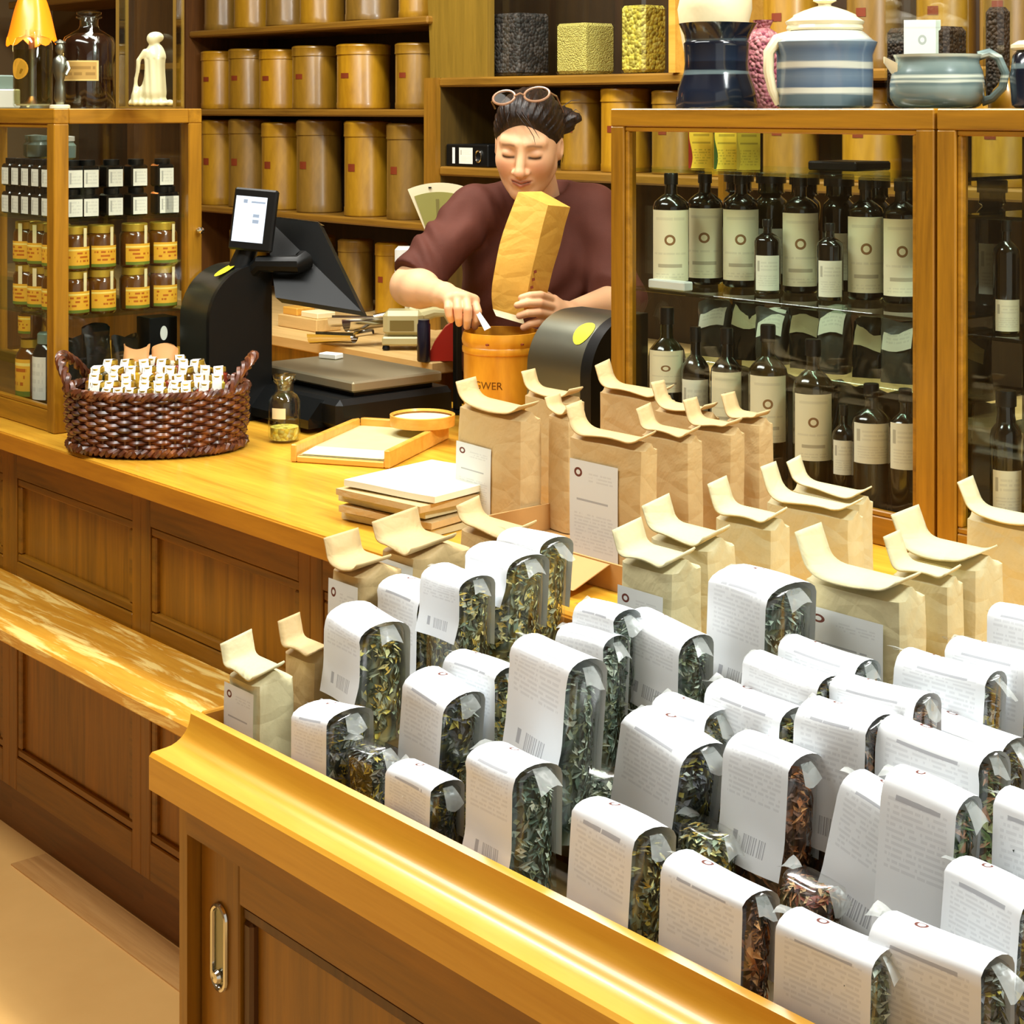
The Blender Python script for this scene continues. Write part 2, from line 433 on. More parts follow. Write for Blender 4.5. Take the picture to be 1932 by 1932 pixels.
def surface_net(fn, lo, hi, h):
    lo = np.array(lo, dtype=np.float32); n = [int(math.ceil((b-a)/h))+1 for a, b in zip(lo, hi)]
    ax = [lo[i]+h*np.arange(n[i], dtype=np.float32) for i in range(3)]
    P = np.meshgrid(*ax, indexing='ij')
    D = fn(P).astype(np.float32)
    S = D < 0
    cn = [k-1 for k in n]
    acc = np.zeros(cn+[3], np.float32); cnt = np.zeros(cn, np.int16)
    cs = [(i, j, k) for i in (0,1) for j in (0,1) for k in (0,1)]
    sl = lambda o: tuple(slice(o[i], o[i]+cn[i]) for i in range(3))
    for a in cs:
        for axis in range(3):
            if a[axis]: continue
            b = list(a); b[axis] = 1; b = tuple(b)
            da, db = D[sl(a)], D[sl(b)]
            m = S[sl(a)] != S[sl(b)]
            t = np.where(m, da/(da-db+(da == db)), 0)
            for q in range(3):
                acc[..., q] += m*(a[q]+(t if q == axis else 0))
            cnt += m
    act = cnt > 0
    idx = -np.ones(cn, np.int64); idx[act] = np.arange(act.sum())
    base = np.stack(np.nonzero(act), -1).astype(np.float32)
    V = lo+h*(base+acc[act]/cnt[act][:, None])
    Fs = []
    for axis in range(3):
        b, c = (axis+1) % 3, (axis+2) % 3
        s0 = [slice(None)]*3; s1 = [slice(None)]*3; s0[axis] = slice(0, -1); s1[axis] = slice(1, None)
        m = S[tuple(s0)] != S[tuple(s1)]
        g = np.stack(np.nonzero(m), -1)
        ok = (g[:, b] > 0) & (g[:, c] > 0) & (g[:, b] < cn[b]) & (g[:, c] < cn[c]); g = g[ok]
        fl = S[tuple(g.T)]
        q = []
        for (db, dc) in ((1,1),(0,1),(0,0),(1,0)):
            e = g.copy(); e[:, b] -= db; e[:, c] -= dc; q.append(idx[tuple(e.T)])
        q = np.stack(q, -1); q[~fl] = q[~fl][:, ::-1]
        Fs.append(q)
    Fs = np.concatenate(Fs)
    Fs = Fs[(Fs >= 0).all(1)]
    return V, Fs
def sdf_mesh(name, pieces, color=None):
    """pieces: list of (fn, lo, hi, cell); one mesh out of all of them"""
    vs_, fs = [], []; o = 0
    for (fn, lo, hi, h) in pieces:
        V, Fc = surface_net(fn, lo, hi, h); vs_.append(V); fs.append(Fc+o); o += len(V)
    V = np.concatenate(vs_); Fc = np.concatenate(fs)
    me = bpy.data.meshes.new(name)
    me.from_pydata(V.tolist(), [], Fc.tolist())
    me.shade_smooth()
    if color is not None:
        at = me.color_attributes.new('Col', 'FLOAT_COLOR', 'POINT')
        at.data.foreach_set('color', color(V).astype(np.float32).ravel())
    return me
# ------------------------------------------------------------------ the setting
t = NT('linoleum'); v = t.coord()
M['floor'] = t.done(t.bsdf(t.mix(t.noise(v, 3.0, 6, .65), L(208,160,90), L(232,188,116)), .5, 0, None, .4))
floor = structure('floor', MB().box(-4.6, 3.6, -3.4, 2.0, -.06, 0), M['floor'])
structure('trim_1', MB().box(-1.02, .52, -.037, .04, 0, .003), m_wood('floor_border', L(176,126,66), L(216,168,104), 'x', .45, coat=0))
structure('wall_back', MB().box(-4.6, 3.6, 1.80, 1.9, 0, 3.1), m_plain('back_wall', L(96,72,30), .7, var=.1, vscale=3))
structure('wall_left', MB().box(-4.7, -4.6, -3.4, 1.9, 0, 3.1), m_plain('left_wall', L(120,96,60), .8, var=.05, vscale=3))
structure('wall_front', MB().box(-4.7, 3.7, -3.5, -3.4, 0, 3.1), m_plain('front_wall', L(140,116,78), .8, var=.05, vscale=3))
structure('ceiling', MB().box(-4.7, 3.7, -3.5, 1.9, 3.1, 3.16), m_plain('ceiling_paint', L(150,132,100), .85))

# counter: cabinets in bays, one continuous worktop, one ledge
ZC = .877
bay_edges = [-2.345, -1.77, -1.195, -.615, -.04, .535, 1.11, 1.685]
bays = ['farthest left, beside the glass case', 'left, below the left glass case', 'under the wicker basket, wide panels', 'middle, between basket and bag table', 'behind the left end of the bag table', 'behind the middle of the bag table', 'behind the right end of the bag table']
for i in range(7):
    u0, u1 = bay_edges[i], bay_edges[i+1]
    if i in (0, 6): continue
    c = thing('counter_cabinet', 'oak counter cabinet with framed panels, ' + bays[i], 'cabinet', (u0, .04, 0), group='oak counter cabinets')
    w = u1-u0
    MB().box(0, w, .022, .86, .04, .833).build('carcass', M['panel_z'], c)
    MB().box(0, w, .006, .03, 0, .092).build('plinth', M['dark_oak'], c)
    for x in (0, w-.035): MB().box(x, x+.035, 0, .022, .092, .833, .002).build('stile', M['panel_z'], c)
    MB().box(.035, w-.035, 0, .022, .765, .833, .002).build('rail', M['panel_x'], c)
    MB().box(.035, w-.035, 0, .022, .092, .165, .002).build('rail', M['panel_x'], c)
    MB().box(.035, w-.035, 0, .022, .50, .585, .002).build('rail', M['panel_x'], c)
    for (z0, z1) in ((.585, .765), (.165, .50)):
        # mitred moulding round the panel
        mb = MB(); a, b = .035, w-.035; e = .018
        mb.box(a, b, .003, .02, z1-e, z1, .003); mb.box(a, b, .003, .02, z0, z0+e, .003)
        mb.box(a, a+e, .003, .02, z0+e, z1-e, .003); mb.box(b-e, b, .003, .02, z0+e, z1-e, .003)
        p = MB().box(a+e, b-e, .012, .022, z0+e, z1-e).build('panel', M['panel_z'], c)
        mb.build('moulding', M['panel_x'], p)
    if i == 2:
        h = MB().tube([(.16,0,.47),(.16,-.03,.465),(.18,-.034,.455),(.25,-.034,.455),(.27,-.03,.465),(.27,0,.47)], .004, 8)
        h.build('handle', M['dark_steel'], c)
    if i == 3:
        kn = MB(); kn.tube([(w-.02,0,.62),(w-.02,-.016,.62),(w-.02,-.02,.62),(w-.02,-.03,.62)], [.006,.006,.014,.011], 12); kn.build('knob', M['dark_oak'], c)
tag(MB().box(-2.3, 1.95, 0, .95, ZC-.044, ZC, .004).build('counter_worktop', M['counter_top']), 'long honey-coloured wooden counter top the woman works at', 'counter top')
e_ = MB().box(-2.3, 1.95, -.004, .0005, ZC-.042, ZC-.006, .001)
e_.build('edge_strip', M['counter_edge'], bpy.data.objects['counter_worktop'])
lg = thing('ledge', 'worn wooden ledge running along the counter front at knee height', 'ledge', (0, 0, 0))
MB().box(-2.2, .54, -.152, .0395, .530, .558, .004).build('board', M['ledge'], lg)
for u in (-1.77, -1.195, -.615, -.04): MB().prism([(.0392,.53),(.0392,.44),(.02,.44),(-.08,.53)], 'x', u-.012, u+.012).build('bracket', M['panel_z'], lg)

# bag table: cabinet with sliding doors, moulded rim, tiered floor
tb = thing('display_table', 'long oak display table with moulded rim holding the tea bags', 'table', (0, 0, 0))
U0, U1 = .548, 2.05
poly = [(-.584,.757),(-.584,.796),(-.580,.800),(-.562,.801)]
for k in range(1, 8):
    a = math.radians(90*k/7); poly.append((-.562+.034*math.sin(a), .801+.033*(1-math.cos(a))))
poly += [(-.520,.836),(-.514,.832),(-.514,.757)]
MB().prism(poly, 'x', U0-.003, U1).build('front_rim', M['rim'], tb, angle=25)
MB().box(U0-.003, U0+.006, -.515, -.362, .72, .834, .002).build('end_rim', M['rim'], tb)
MB().box(U0, U0+.018, -.545, -.002, 0, .76).build('side_panel', M['table_z'], tb)
MB().box(U0+.018, U1, -.06, -.004, 0, .75).build('back_panel', M['table_z'], tb)
MB().box(U0+.018, U1, -.545, -.515, .70, .757).build('top_rail', M['table_x'], tb)
MB().box(U0+.018, U1, -.545, -.5, 0, .07).build('plinth', M['dark_oak'], tb)
for k, (v0, v1, zt) in enumerate(((-.515,-.36,.765), (-.36,-.19,.805), (-.19,-.004,.848))):
    MB().box(U0+.007 if k == 0 else .488, U1, v0, v1, .70 if k == 0 else .772, zt).build('tier', M['shade_wood'], tb)  # dark colour stands in for the shade in gaps between the bags
for k, (a, b) in enumerate(((U0+.019, 1.27), (1.272, 2.045))):
    d = MB().box(a, a+.085, -.527, -.507, .072, .70, .002).build('door_stile', M['table_z'], tb)
    MB().box(b-.085, b, -.527, -.507, .072, .70, .002).build('door_stile', M['table_z'], tb)
    MB().box(a+.085, b-.085, -.527, -.507, .64, .70, .002).build('door_rail', M['table_x'], tb)
    MB().box(a+.085, b-.085, -.527, -.507, .072, .15, .002).build('door_rail', M['table_x'], tb)
    p = MB().box(a+.1, b-.1, -.512, -.507, .165, .625).build('door_panel', M['table_z'], tb)
    mo = MB(); e = .018; x0, x1 = a+.085, b-.085
    mo.box(x0, x1, -.522, -.508, .622, .64, .004); mo.box(x0, x1, -.522, -.508, .15, .168, .004)
    mo.box(x0, x0+e, -.522, -.508, .168, .622, .004); mo.box(x1-e, x1, -.522, -.508, .168, .622, .004)
    mo.build('moulding', M['dark_oak_z'], p)
    if k == 0:
        hx, hz = .612, .578
        pts = [(hx+.0145*math.sin(q)*(1 if abs(math.sin(q)) > 0 else 1), -.529, hz+(.034 if math.cos(q) > 0 else -.034)+.0145*math.cos(q)) for q in [2*math.pi*j/32 for j in range(32)]]
        hd = MB().tube(pts, .0035, 8, closed=True).build('flush_pull', M['chrome'], d, label='chrome oval flush pull')
        MB().prism([(p_[0], p_[2]) for p_ in pts], 'y', -.528, -.5272).build('recess', M['dark_steel'], d)
        kb = MB().lathe([(0,0),(.007,0),(.008,.003),(.006,.007),(0,.008)], 16)
        kb.v = [(x+hx, -.5285-z, y+hz-.034) for (x, y, z) in kb.v]
        kb.build('lock', M['chrome'], d)

# back worktop behind the woman and shelf unit on the wall
VS, VW = 1.46, 1.78
bw = thing('back_cabinet', 'low cabinet with pale worktop against the shelf wall behind the woman', 'cabinet', (0, 0, 0))
MB().box(-4.3, 1.9, 1.33, 1.795, 0, .90).build('carcass', M['panel_z'], bw)
MB().box(-4.3, 1.9, 1.31, 1.795, .90, .935, .004).build('worktop', M['light_wood'], bw)

su = thing('shelf_unit', 'tall dark wooden wall shelves filled with tan tins', 'shelf', (0, 0, 0))
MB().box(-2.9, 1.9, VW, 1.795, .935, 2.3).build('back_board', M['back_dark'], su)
zs = [on_v(600, y, VS).z for y in (405, 206, 43)]
uL = on_v(362, 200, VS).x; uM0 = on_v(806, 200, VS).x; uM1 = on_v(828, 200, VS).x; uR = on_v(1268, 200, VS).x
SHZ = {'low': zs[0], 'mid': zs[1], 'top': zs[2]}
for nme, z in SHZ.items():
    MB().box(uL-.02, uM0, VS, VW, z-.022, z, .005).build('shelf_board', M['shelf_x'], su)
SHZ['r_top'] = on_v(1050, 142, VS).z; SHZ['r_low'] = on_v(985, 320, VS).z
for z in (SHZ['r_top'], SHZ['r_low']):
    MB().box(uM1, 1.9, VS, VW, z-.026, z, .005).build('shelf_board', M['shelf_x'], su)
MB().box(uM0, uM1, VS+.006, VW, .935, SHZ['r_top']+.0).build('upright', M['shade_wood'], su)  # body coloured dark for the shadow inside the shelf, front edge kept light
MB().box(uM0, uM1, VS-.012, VS+.006, .935, SHZ['r_top']+.0).build('upright_edge', M['shelf_z'], su)
MB().box(uL-.06, uL-.02, VS-.012, VW, .935, 2.3).build('upright', M['dark_oak_z'], su)
u_or = on_v(1268, 60, VS).x
MB().box(u_or, u_or+.022, VS-.012, VW, SHZ['r_top'], 2.3).build('upright', M['tray_wood'], su)
# curved bracket board above the middle upright
za = SHZ['r_top']
pol = [(uM0-.012, za), (uM0-.012, za+.03)] + [(uM0-.012-.055*(k/8)**1.6, za+.03+.5*k/8) for k in range(1, 9)] + [(uM1+.19, za+.53), (uM1+.19, za)]
MB().prism(pol, 'y', VS+.02, VS+.045).build('curved_board', M['olive'], su)
# taller unit on the far left with a reddish interior
lu = thing('wall_cabinet', 'dark red-brown open wall cabinet behind the old bottles', 'cabinet', (0, 0, 0))
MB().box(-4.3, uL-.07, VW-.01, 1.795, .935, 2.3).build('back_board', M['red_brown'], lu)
ub = on_v(240, 100, VS).x
MB().box(ub, ub+.05, VS-.0, VW-.01, .935, 2.3).build('upright', M['dark_oak_z'], lu)
MB().box(ub+.05, uL-.062, VS+.02, VW-.01, 1.70, 1.72).build('shelf_board', M['shelf_x'], lu)
zt = on_v(150, 4, VS).z
MB().box(-4.3, ub, VS, VW-.01, zt, zt+.03, .004).build('shelf_board', M['shelf_x'], lu)
MB().box(-4.3, ub, VS, VW-.01, 1.30, 1.33, .004).build('shelf_board', M['shelf_x'], lu)

# tins
def m_tin(name, a, b):
    t = NT(name); v = t.coord('Object', (6, 6, 1.2)); v2 = t.coord('Object', (30, 30, 8))
    f = t.m('ADD', t.m('MULTIPLY', t.noise(v, 3, 5, .65, .8), .7), t.m('MULTIPLY', t.noise(v2, 2, 3), .3))
    return t.done(t.bsdf(t.ramp(f, [(.3, a), (.7, b)]), .36, 0, None, .5, .3))
TINS = [m_tin('tin_paint_a', L(132,92,10), L(180,134,28)), m_tin('tin_paint_b', L(116,82,12), L(160,118,28)), m_tin('tin_paint_c', L(104,76,22), L(144,108,38)), m_tin('tin_paint_d', L(144,98,8), L(190,140,24))]
M['emblem'] = m_plain('tin_emblem', L(126,52,20), .5)
def patch(r, a0, a1, z0, z1, n=8, off=.0006):
    mb = MB()
    return mb.grid(lambda s, q: ((r+off)*math.sin(a0+(a1-a0)*s), -(r+off)*math.cos(a0+(a1-a0)*s), z0+(z1-z0)*q), n, 1)
VIEW = math.atan2(CS, SN)   # facing angle of things that look at the camera, from -v towards +u
def tin(p, D, H, label, mat, group='tan tins on the wall shelves', emblem=True):
    r = D/2
    o = thing('tea_tin', label, 'tin', p, group=group)
    b = H*.09
    MB().lathe([(r*.97,0),(r,.003),(r,b),(r*.985,b+.003),(r*.985,H*.83),(r*.98,H*.835)], 28).build('body', mat, o)
    MB().lathe([(r*1.02,H*.835),(r*1.02,H*.85),(r*1.01,H*.86),(r*1.01,H*.955),(r*1.02,H*.965),(r*1.0,H*.985),(r*.9,H),(0,H)], 28).build('lid', mat, o)
    if emblem: patch(r*.985, VIEW-.75, VIEW-.35, H*.47, H*.55).build('painted_emblem', M['emblem'], o)
    return o
def shelf_tins(rows, zname, H, label, vv=None):
    z = SHZ[zname] if isinstance(zname, str) else zname
    for k, (x0, x1) in enumerate(rows):
        # left and right silhouettes in the picture give the tin's place and size on its shelf
        vc = (VS+.085) if vv is None else vv
        p0 = on_v(x0, 205, vc); d = depth_of(p0)
        D = min(max((x1-x0)*d/F, .105), .165)
        p = on_v(x0+D*F/d/2, 205, vc)
        hh = H*(1+.02*math.sin(k*2.3))
        tin((p.x, p.y, z), D, hh, label.format(ORD[k]), TINS[(k*2+int(H*100)) % 4])
shelf_tins([(380,455),(432,514),(490,575),(552,640),(636,738),(746,830)], 'mid', .197, '{} tin from the left on the shelf level with the counter glass case tops')
shelf_tins([(380,455),(432,512),(494,575),(560,645),(650,738),(730,812)], 'low', .288, 'tall tan tin, {} from the left on the lower wall shelf')
shelf_tins([(386,462),(442,524),(502,590),(566,650),(652,752),(752,830)], 'top', .22, '{} tin from the left on the top wall shelf, cut by the picture edge')
shelf_tins([(1058,1138),(1134,1228),(1230,1320),(1330,1430),(1440,1545),(1590,1700),(1725,1830),(1835,1950)], 'r_low', .212, '{} tin from the left on the shelf behind the woman and glass case')
p = on_v(437, 480, 1.50); 
for k, (x0, x1) in enumerate([(434,505),(560,640),(638,704),(708,770)]):
    d = 3.1/ (CS) ; p0 = on_v(x0, 500, 1.56); d = depth_of(p0); D = min((x1-x0)*d/F, .125); p = on_v((x0+D*F/d/2), 500, 1.56)
    tin((p.x, p.y, .935), D, .22, 'short tan tin standing on the back worktop, %s from the left' % ORD[k], TINS[k], 'tins on the back worktop')
# ------------------------------------------------------------------ glass display cases on the counter
ZT = 1.56
def display_case(name, label, u0, u1, v0, v1, shelves, mid=()):
    o = thing(name, label, 'display case', (0, 0, 0), group='oak and glass display cases')
    w = .034; b = .001
    z0 = ZC+.0006
    for (a, c) in ((u0, v0), (u1-w, v0), (u0, v1-w), (u1-w, v1-w)):
        MB().box(a, a+w, c, c+w, z0, ZT-.032, .002).build('post', M['case_z'], o)
    MB().box(u0+w, u1-w, v0+w, v1-w, ZT-.006, ZT).build('top_pane', M['glass'], o)
    for (c0, c1) in ((v0, v0+w), (v1-w, v1)):
        MB().box(u0, u1, c0, c1, ZT-.032, ZT, .002).build('rail', M['case_x'], o)
        MB().box(u0+w, u1-w, c0+.003, c1-.003, z0, z0+.045, .002).build('rail', M['case_x'], o)
    for (a0, a1) in ((u0, u0+w), (u1-w, u1)):
        MB().box(a0, a1, v0+w, v1-w, ZT-.032, ZT, .002).build('rail', M['case_y'], o)
        MB().box(a0+.003, a1-.003, v0+w, v1-w, z0, z0+.045, .002).build('rail', M['case_y'], o)
    # beading inside the front and side frames
    e = .009
    for nm, mb in (('front', MB()),):
        mb.box(u0+w, u1-w, v0+.004, v0+.016, ZT-.032-e, ZT-.032, .002); mb.box(u0+w, u1-w, v0+.004, v0+.016, z0+.045, z0+.045+e, .002)
        mb.box(u0+w, u0+w+e, v0+.004, v0+.016, z0+.045+e, ZT-.032-e, .002); mb.box(u1-w-e, u1-w, v0+.004, v0+.016, z0+.045+e, ZT-.032-e, .002)
        mb.build('beading', M['case_x'], o)
    MB().box(u0+w, u1-w, v0+.018, v0+.021, z0+.045, ZT-.032).build('front_pane', M['glass'], o)
    MB().box(u0+w, u1-w, v1-.021, v1-.018, z0+.045, ZT-.032).build('back_pane', M['glass'], o)
    MB().box(u0+.016, u0+.019, v0+w, v1-w, z0+.045, ZT-.032).build('side_pane', M['glass'], o)
    MB().box(u1-.019, u1-.016, v0+w, v1-w, z0+.045, ZT-.032).build('side_pane', M['glass'], o)
    MB().box(u0+w, u1-w, v0+w, v1-w, z0, z0+.02).build('floor_board', M['dark_oak'], o)
    for (z, a, c) in shelves:
        MB().box(u0+.02, u1-.02, a, c, z-.006, z, .001).build('glass_shelf', M['shelf_glass'], o)
    return o
M['shelf_glass'] = m_glass('green_shelf_glass', (.86,.95,.88,1), .05)
LU0, LU1, LV0, LV1 = -2.05, -1.016, .057, .412
zj1 = 1.325; zj2 = 1.118
lc = display_case('display_case', 'oak framed glass display case with jars at the left end of the counter', LU0, LU1, LV0, LV1, [(zj1, LV0+.02, LV1-.02), (zj2, LV0+.02, LV1-.02)])
MB().lathe([(0,0),(.004,0),(.004,.008),(.008,.011),(.007,.018),(0,.02)], 12).build('knob', M['chrome'], lc).location = (LU1, LV1-.012, 1.29)
bpy.data.objects['knob.001'].rotation_euler = (0, math.pi/2, 0)
RU0, RU1, RV0, RV1 = .088, .794, .61, .93
rc = display_case('display_case', 'oak framed glass display case of bottles right of the woman', RU0, RU1, RV0, RV1, [(1.452, RV0+.03, RV1-.02), (1.235, RV0+.03, RV1-.02), (1.10, RV0+.13, RV1-.02)])
rc2 = display_case('display_case', 'oak framed glass display case cut off by the right picture edge', .799, 1.52, RV0, RV1, [(1.40, RV0+.03, RV1-.02), (1.22, RV0+.03, RV1-.02), (1.07, RV0+.12, RV1-.02)])

# jars in the left case
M['dark_glass'] = m_plain('dark_jar_glass', L(24,22,18), .1, coat=.5)
M['green_jar'] = m_plain('green_grey_jar', L(120,138,128), .25, coat=.3)
M['honey'] = m_plain('honey_glass', L(96,54,8), .12, coat=.6)
M['gold_lid'] = m_plain('gold_lid', L(206,170,60), .35, .6)
FACE_S, FACE_F = math.pi/2, 0.0      # towards +u, towards -v
jar_meshes = {}
def black_jar(p, rz, label, group):
    if 'bj' not in jar_meshes:
        w, h = .020, .062
        b = MB().box(-w, w, -w, w, 0, h*.8, .004).mesh('body')
        l = MB().lathe([(.017,h*.8),(.0175,h*.82),(.0175,h*.99),(.0165,h),(0,h)], 16).mesh('lid')
        la = MB().grid(lambda s, q: (-.017+.034*s, -w-.0006, h*.06+h*.60*q), 1, 1).mesh('label')
        jar_meshes['bj'] = (b, l, la)
    b, l, la = jar_meshes['bj']
    o = thing('spread_jar', label, 'jar', p, rz, group)
    link('body', b, M['dark_glass'], o); link('lid', l, M['black'], o); link('label', la, M['jar_label'], o)
def honey_jar(p, rz, label, group):
    if 'hj' not in jar_meshes:
        r, h = .033, .095
        b = MB().lathe([(r*.9,0),(r,.004),(r,h*.72),(r*.88,h*.8),(r*.8,h*.82)], 20).mesh('body')
        l = MB().lathe([(r*.86,h*.82),(r*.86,h*.98),(r*.8,h),(0,h)], 20).mesh('lid')
        la = MB().grid(lambda s, q: ((r+.0006)*math.sin(-.95+1.9*s), -(r+.0006)*math.cos(-.95+1.9*s), h*.06+h*.48*q), 8, 1).mesh('label')
        st = MB().grid(lambda s, q: ((r*.93+.0006+(.0 if q < .4 else 0))*math.sin(.35+.3*s), -(r*1.0+.0008)*math.cos(.35+.3*s), h*.54+h*.42*q), 3, 3).mesh('seal_strip')
        jar_meshes['hj'] = (b, l, la, st)
    b, l, la, st = jar_meshes['hj']
    o = thing('honey_jar', label, 'jar', p, rz, group)
    link('body', b, M['honey'], o); link('lid', l, M['gold_lid'], o); link('label', la, M['honey_label'], o); link('seal_strip', st, M['paper_cream'], o)
M["paper_cream"] = m_plain("cream_paper", L(240,226,176), .6); M["paper_cream2"] = m_plain("cream_bag_paper", L(246,240,210), .6)
us = LU1-.048
for row, z in enumerate((zj1, zj1+.062)):
    for k, x in enumerate((118, 164, 210, 256, 306, 345)):
        if row == 1 and k == 5: continue
        q = on_u(x, 300, us)
        black_jar((us, max(LV0+.062, min(q.y, LV1-.06)), z), FACE_S, 'small black jar with white label, %s row behind the side pane, %s from the front' % ('upper' if row else 'lower', ORD[k]), 'black jars behind the side pane, ' + ('upper row' if row else 'lower row'))
    for k in range(5):
        black_jar((us-.055-k*.05, LV0+.05, z), FACE_F, 'small dark jar with white label behind the front pane, %s row, %s from the corner' % ('upper' if row else 'lower', ORD[k]), 'dark jars behind the front pane, ' + ('upper row' if row else 'lower row'))
for row, z in enumerate((zj2, zj2+.095)):
    for k, x in enumerate((126, 190, 254, 322)):
        q = on_u(x, 500, us-.005)
        honey_jar((us-.005, max(LV0+.072, min(q.y, LV1-.07)), z), FACE_S-.15, 'honey jar with yellow label behind the side pane, %s row, %s from the front' % ('upper' if row else 'lower', ORD[k]), 'honey jars behind the side pane, ' + ('upper row' if row else 'lower row'))
    for k in range(3):
        honey_jar((us-.085-k*.072, LV0+.073, z), FACE_F+.1, 'honey jar with yellow label behind the front pane, %s row, %s from the corner' % ('upper' if row else 'lower', ORD[k]), 'honey jars behind the front pane, ' + ('upper row' if row else 'lower row'))
# grey-green tins on top of the front row
gb = {}
for k in range(4):
    q = (us-.06-k*.06, LV0+.075+.02*(k % 2), zj1+.124)
    o = thing('glass_pot', 'small grey-green pot on top of the dark jars, %s from the corner post' % ORD[k], 'jar', q, group='grey-green pots in the left case')
    MB().lathe([(.02,0),(.026,.004),(.027,.03),(.022,.036),(.022,.04)], 16).build('body', M['green_jar'], o)
    MB().lathe([(.0235,.04),(.0235,.05),(0,.052)], 16).build('lid', M['white_plastic'] if k == 0 else M['green_jar'], o)
# floor of the left case: spirit bottles, cream labelled jars, black pouches
def cyl_jar(name, p, r, h, rz, label, body, lid, lab, cat='jar', group=None, arc=1.0, lz=(.15,.7)):
    o = thing(name, label, cat, p, rz, group)
    MB().lathe([(r*.92,0),(r,.004),(r,h*.74),(r*.75,h*.84),(r*.62,h*.86)], 20).build('body', body, o)
    MB().lathe([(r*.7,h*.86),(r*.7,h*.98),(r*.6,h),(0,h)], 20).build('lid', lid, o)
    MB().grid(lambda s, q: ((r+.0008)*math.sin(-arc+2*arc*s), -(r+.0008)*math.cos(-arc+2*arc*s), h*(lz[0]+(lz[1]-lz[0])*q)), 8, 1).build('label', lab, o)
    return o
zf = ZC+.02
cyl_jar('spread_jar', (us-.055, LV0+.074, zf), .034, .16, 0, 'dark jar with tall cream label at the front corner of the left case', M['dark_glass'], M['green_jar'], M['jar_label'])
cyl_jar('spread_jar', (us-.135, LV0+.074, zf), .032, .17, 0, 'dark jar with cream label and pale lid, left case floor', M['dark_glass'], M['green_jar'], M['jar_label'])
cyl_jar('honey_jar', (us-.22, LV0+.078, zf), .036, .15, 0, 'single honey jar on the left case floor', M['honey'], M['gold_lid'], M['honey_label'])
cyl_jar('honey_jar', (us-.22, LV0+.078, zf+.151), .03, .07, 0, 'small honey jar stacked on another on the left case floor', M['honey'], M['gold_lid'], M['honey_label'])
M['pouch_black'] = m_plain('black_foil', L(22,24,20), .18, coat=.3, bump=.6, bscale=30)
M['pouch_grey'] = m_plain('grey_foil', L(70,68,60), .3, coat=.2, bump=.6, bscale=30)
def pouch(p, w, d, h, rz, label, mat, cat='pouch', group=None, tagm=None, name='foil_pouch', seed=1, tag_top=True):
    """stand-up pouch, full at the base, pinched flat at the top"""
    o = thing(name, label, cat, p, rz, group)
    rr = random.Random(seed); ph = [rr.uniform(0, 6) for _ in range(6)]
    def f(s, q):
        a = 2*math.pi*s; z = q*h
        fl = 1-.88*min(1, max(0, (q-.35)/.62))**1.2
        ex = (1+.06*q)
        c, sn = math.cos(a), math.sin(a)
        sq = 1/max(abs(c), abs(sn))**.65
        wob = 1+.05*math.sin(3*a+ph[0]+5*q)+.04*math.sin(7*a+ph[1]-9*q)
        return (w/2*c*sq**.5*ex*wob, d/2*sn*sq*fl*wob, z+.006*math.sin(2*a+ph[2])*q)
    mb = MB(); mb.grid(f, 24, 10, uv=False)
    mb.add([f(k/24, 0) for k in range(24)], [list(range(24))[::-1]])
    mb.build('bag', mat, o, angle=60)
    if tagm is not None:
        if tag_top:
            hh = h*.98
            def g(s, q):
                x = -w*.4+w*.8*s
                yy = -.004-.03*max(0, .5-q)*1.2
                return (x, yy-.003 if q < .5 else .006, hh-.045*abs(.5-q)*2*1.0+.006*math.sin(3*s+ph[3]))
            MB().grid(g, 4, 4).build('paper_tag', tagm, o)
        else:
            MB().grid(lambda s, q: (-w*.36+w*.72*s, -d/2*(1.02-.5*max(0, .1+q*.5-.35))-.004, h*(.12+.5*q)), 4, 4).build('label', tagm, o)
    return o
for k, (x, y, w, h) in enumerate(((135, 640, .075, .17), (185, 640, .08, .19), (240, 650, .075, .16))):
    q = on_u(x, 650, us-.02)
    pouch((us-.03, max(LV0+.08, q.y), zf), w*.8, .045, h, FACE_S, 'crumpled black foil pouch on the left case floor, %s from the front' % ORD[k], M['pouch_black'], group='black pouches in the left case', seed=k)
bx = thing('dark_box', 'dark carton with a white oval mark inside the left case', 'box', (us-.02, min(on_u(305, 640, us-.02).y, LV1-.075), zf), FACE_S)
MB().box(-.035, .035, -.03, .03, 0, .20, .002).build('carton', M['black'], bx)
MB().prism([(.009*math.cos(a), .165+.016*math.sin(a)) for a in [2*math.pi*k/20 for k in range(20)]], 'y', -.0312, -.0304).build('oval_mark', M['paper_white'], bx)

# ------------------------------------------------------------------ on top of the left case
VT = .22
def place_top(x, v, z=ZT): q = on_v(x, 205, v); return (q.x, v, z)
S38 = depth_of(place_top(120, VT))/F        # metres per pixel there
o = thing('apothecary_bottle', 'brown apothecary bottle with gold label and glass stopper', 'bottle', place_top(168, VT), VIEW)
r = 46*S38
M['brown_fill'] = m_plain('brown_liquor', L(34,12,6), .06, coat=.8)
MB().lathe([(r*.95,0),(r,.005),(r,118*S38),(r*.9,128*S38),(r*.55,138*S38)], 32).build('liquid', M['brown_fill'], o)
MB().lathe([(r*1.005,.001),(r*1.03,.006),(r*1.03,120*S38),(r*.95,131*S38),(r*.42,146*S38),(r*.36,152*S38),(r*.36,163*S38),(r*.5,166*S38),(r*.5,169*S38)], 32, cap=False).build('glass', M['jar_glass'], o)
MB().lathe([(r*.3,150*S38),(r*.33,160*S38),(r*.25,167*S38),(r*.48,172*S38),(r*.5,177*S38),(r*.3,180*S38),(0,180*S38)], 24).build('stopper', M['jar_glass_w'] if 'jar_glass_w' in M else M['jar_glass'], o)
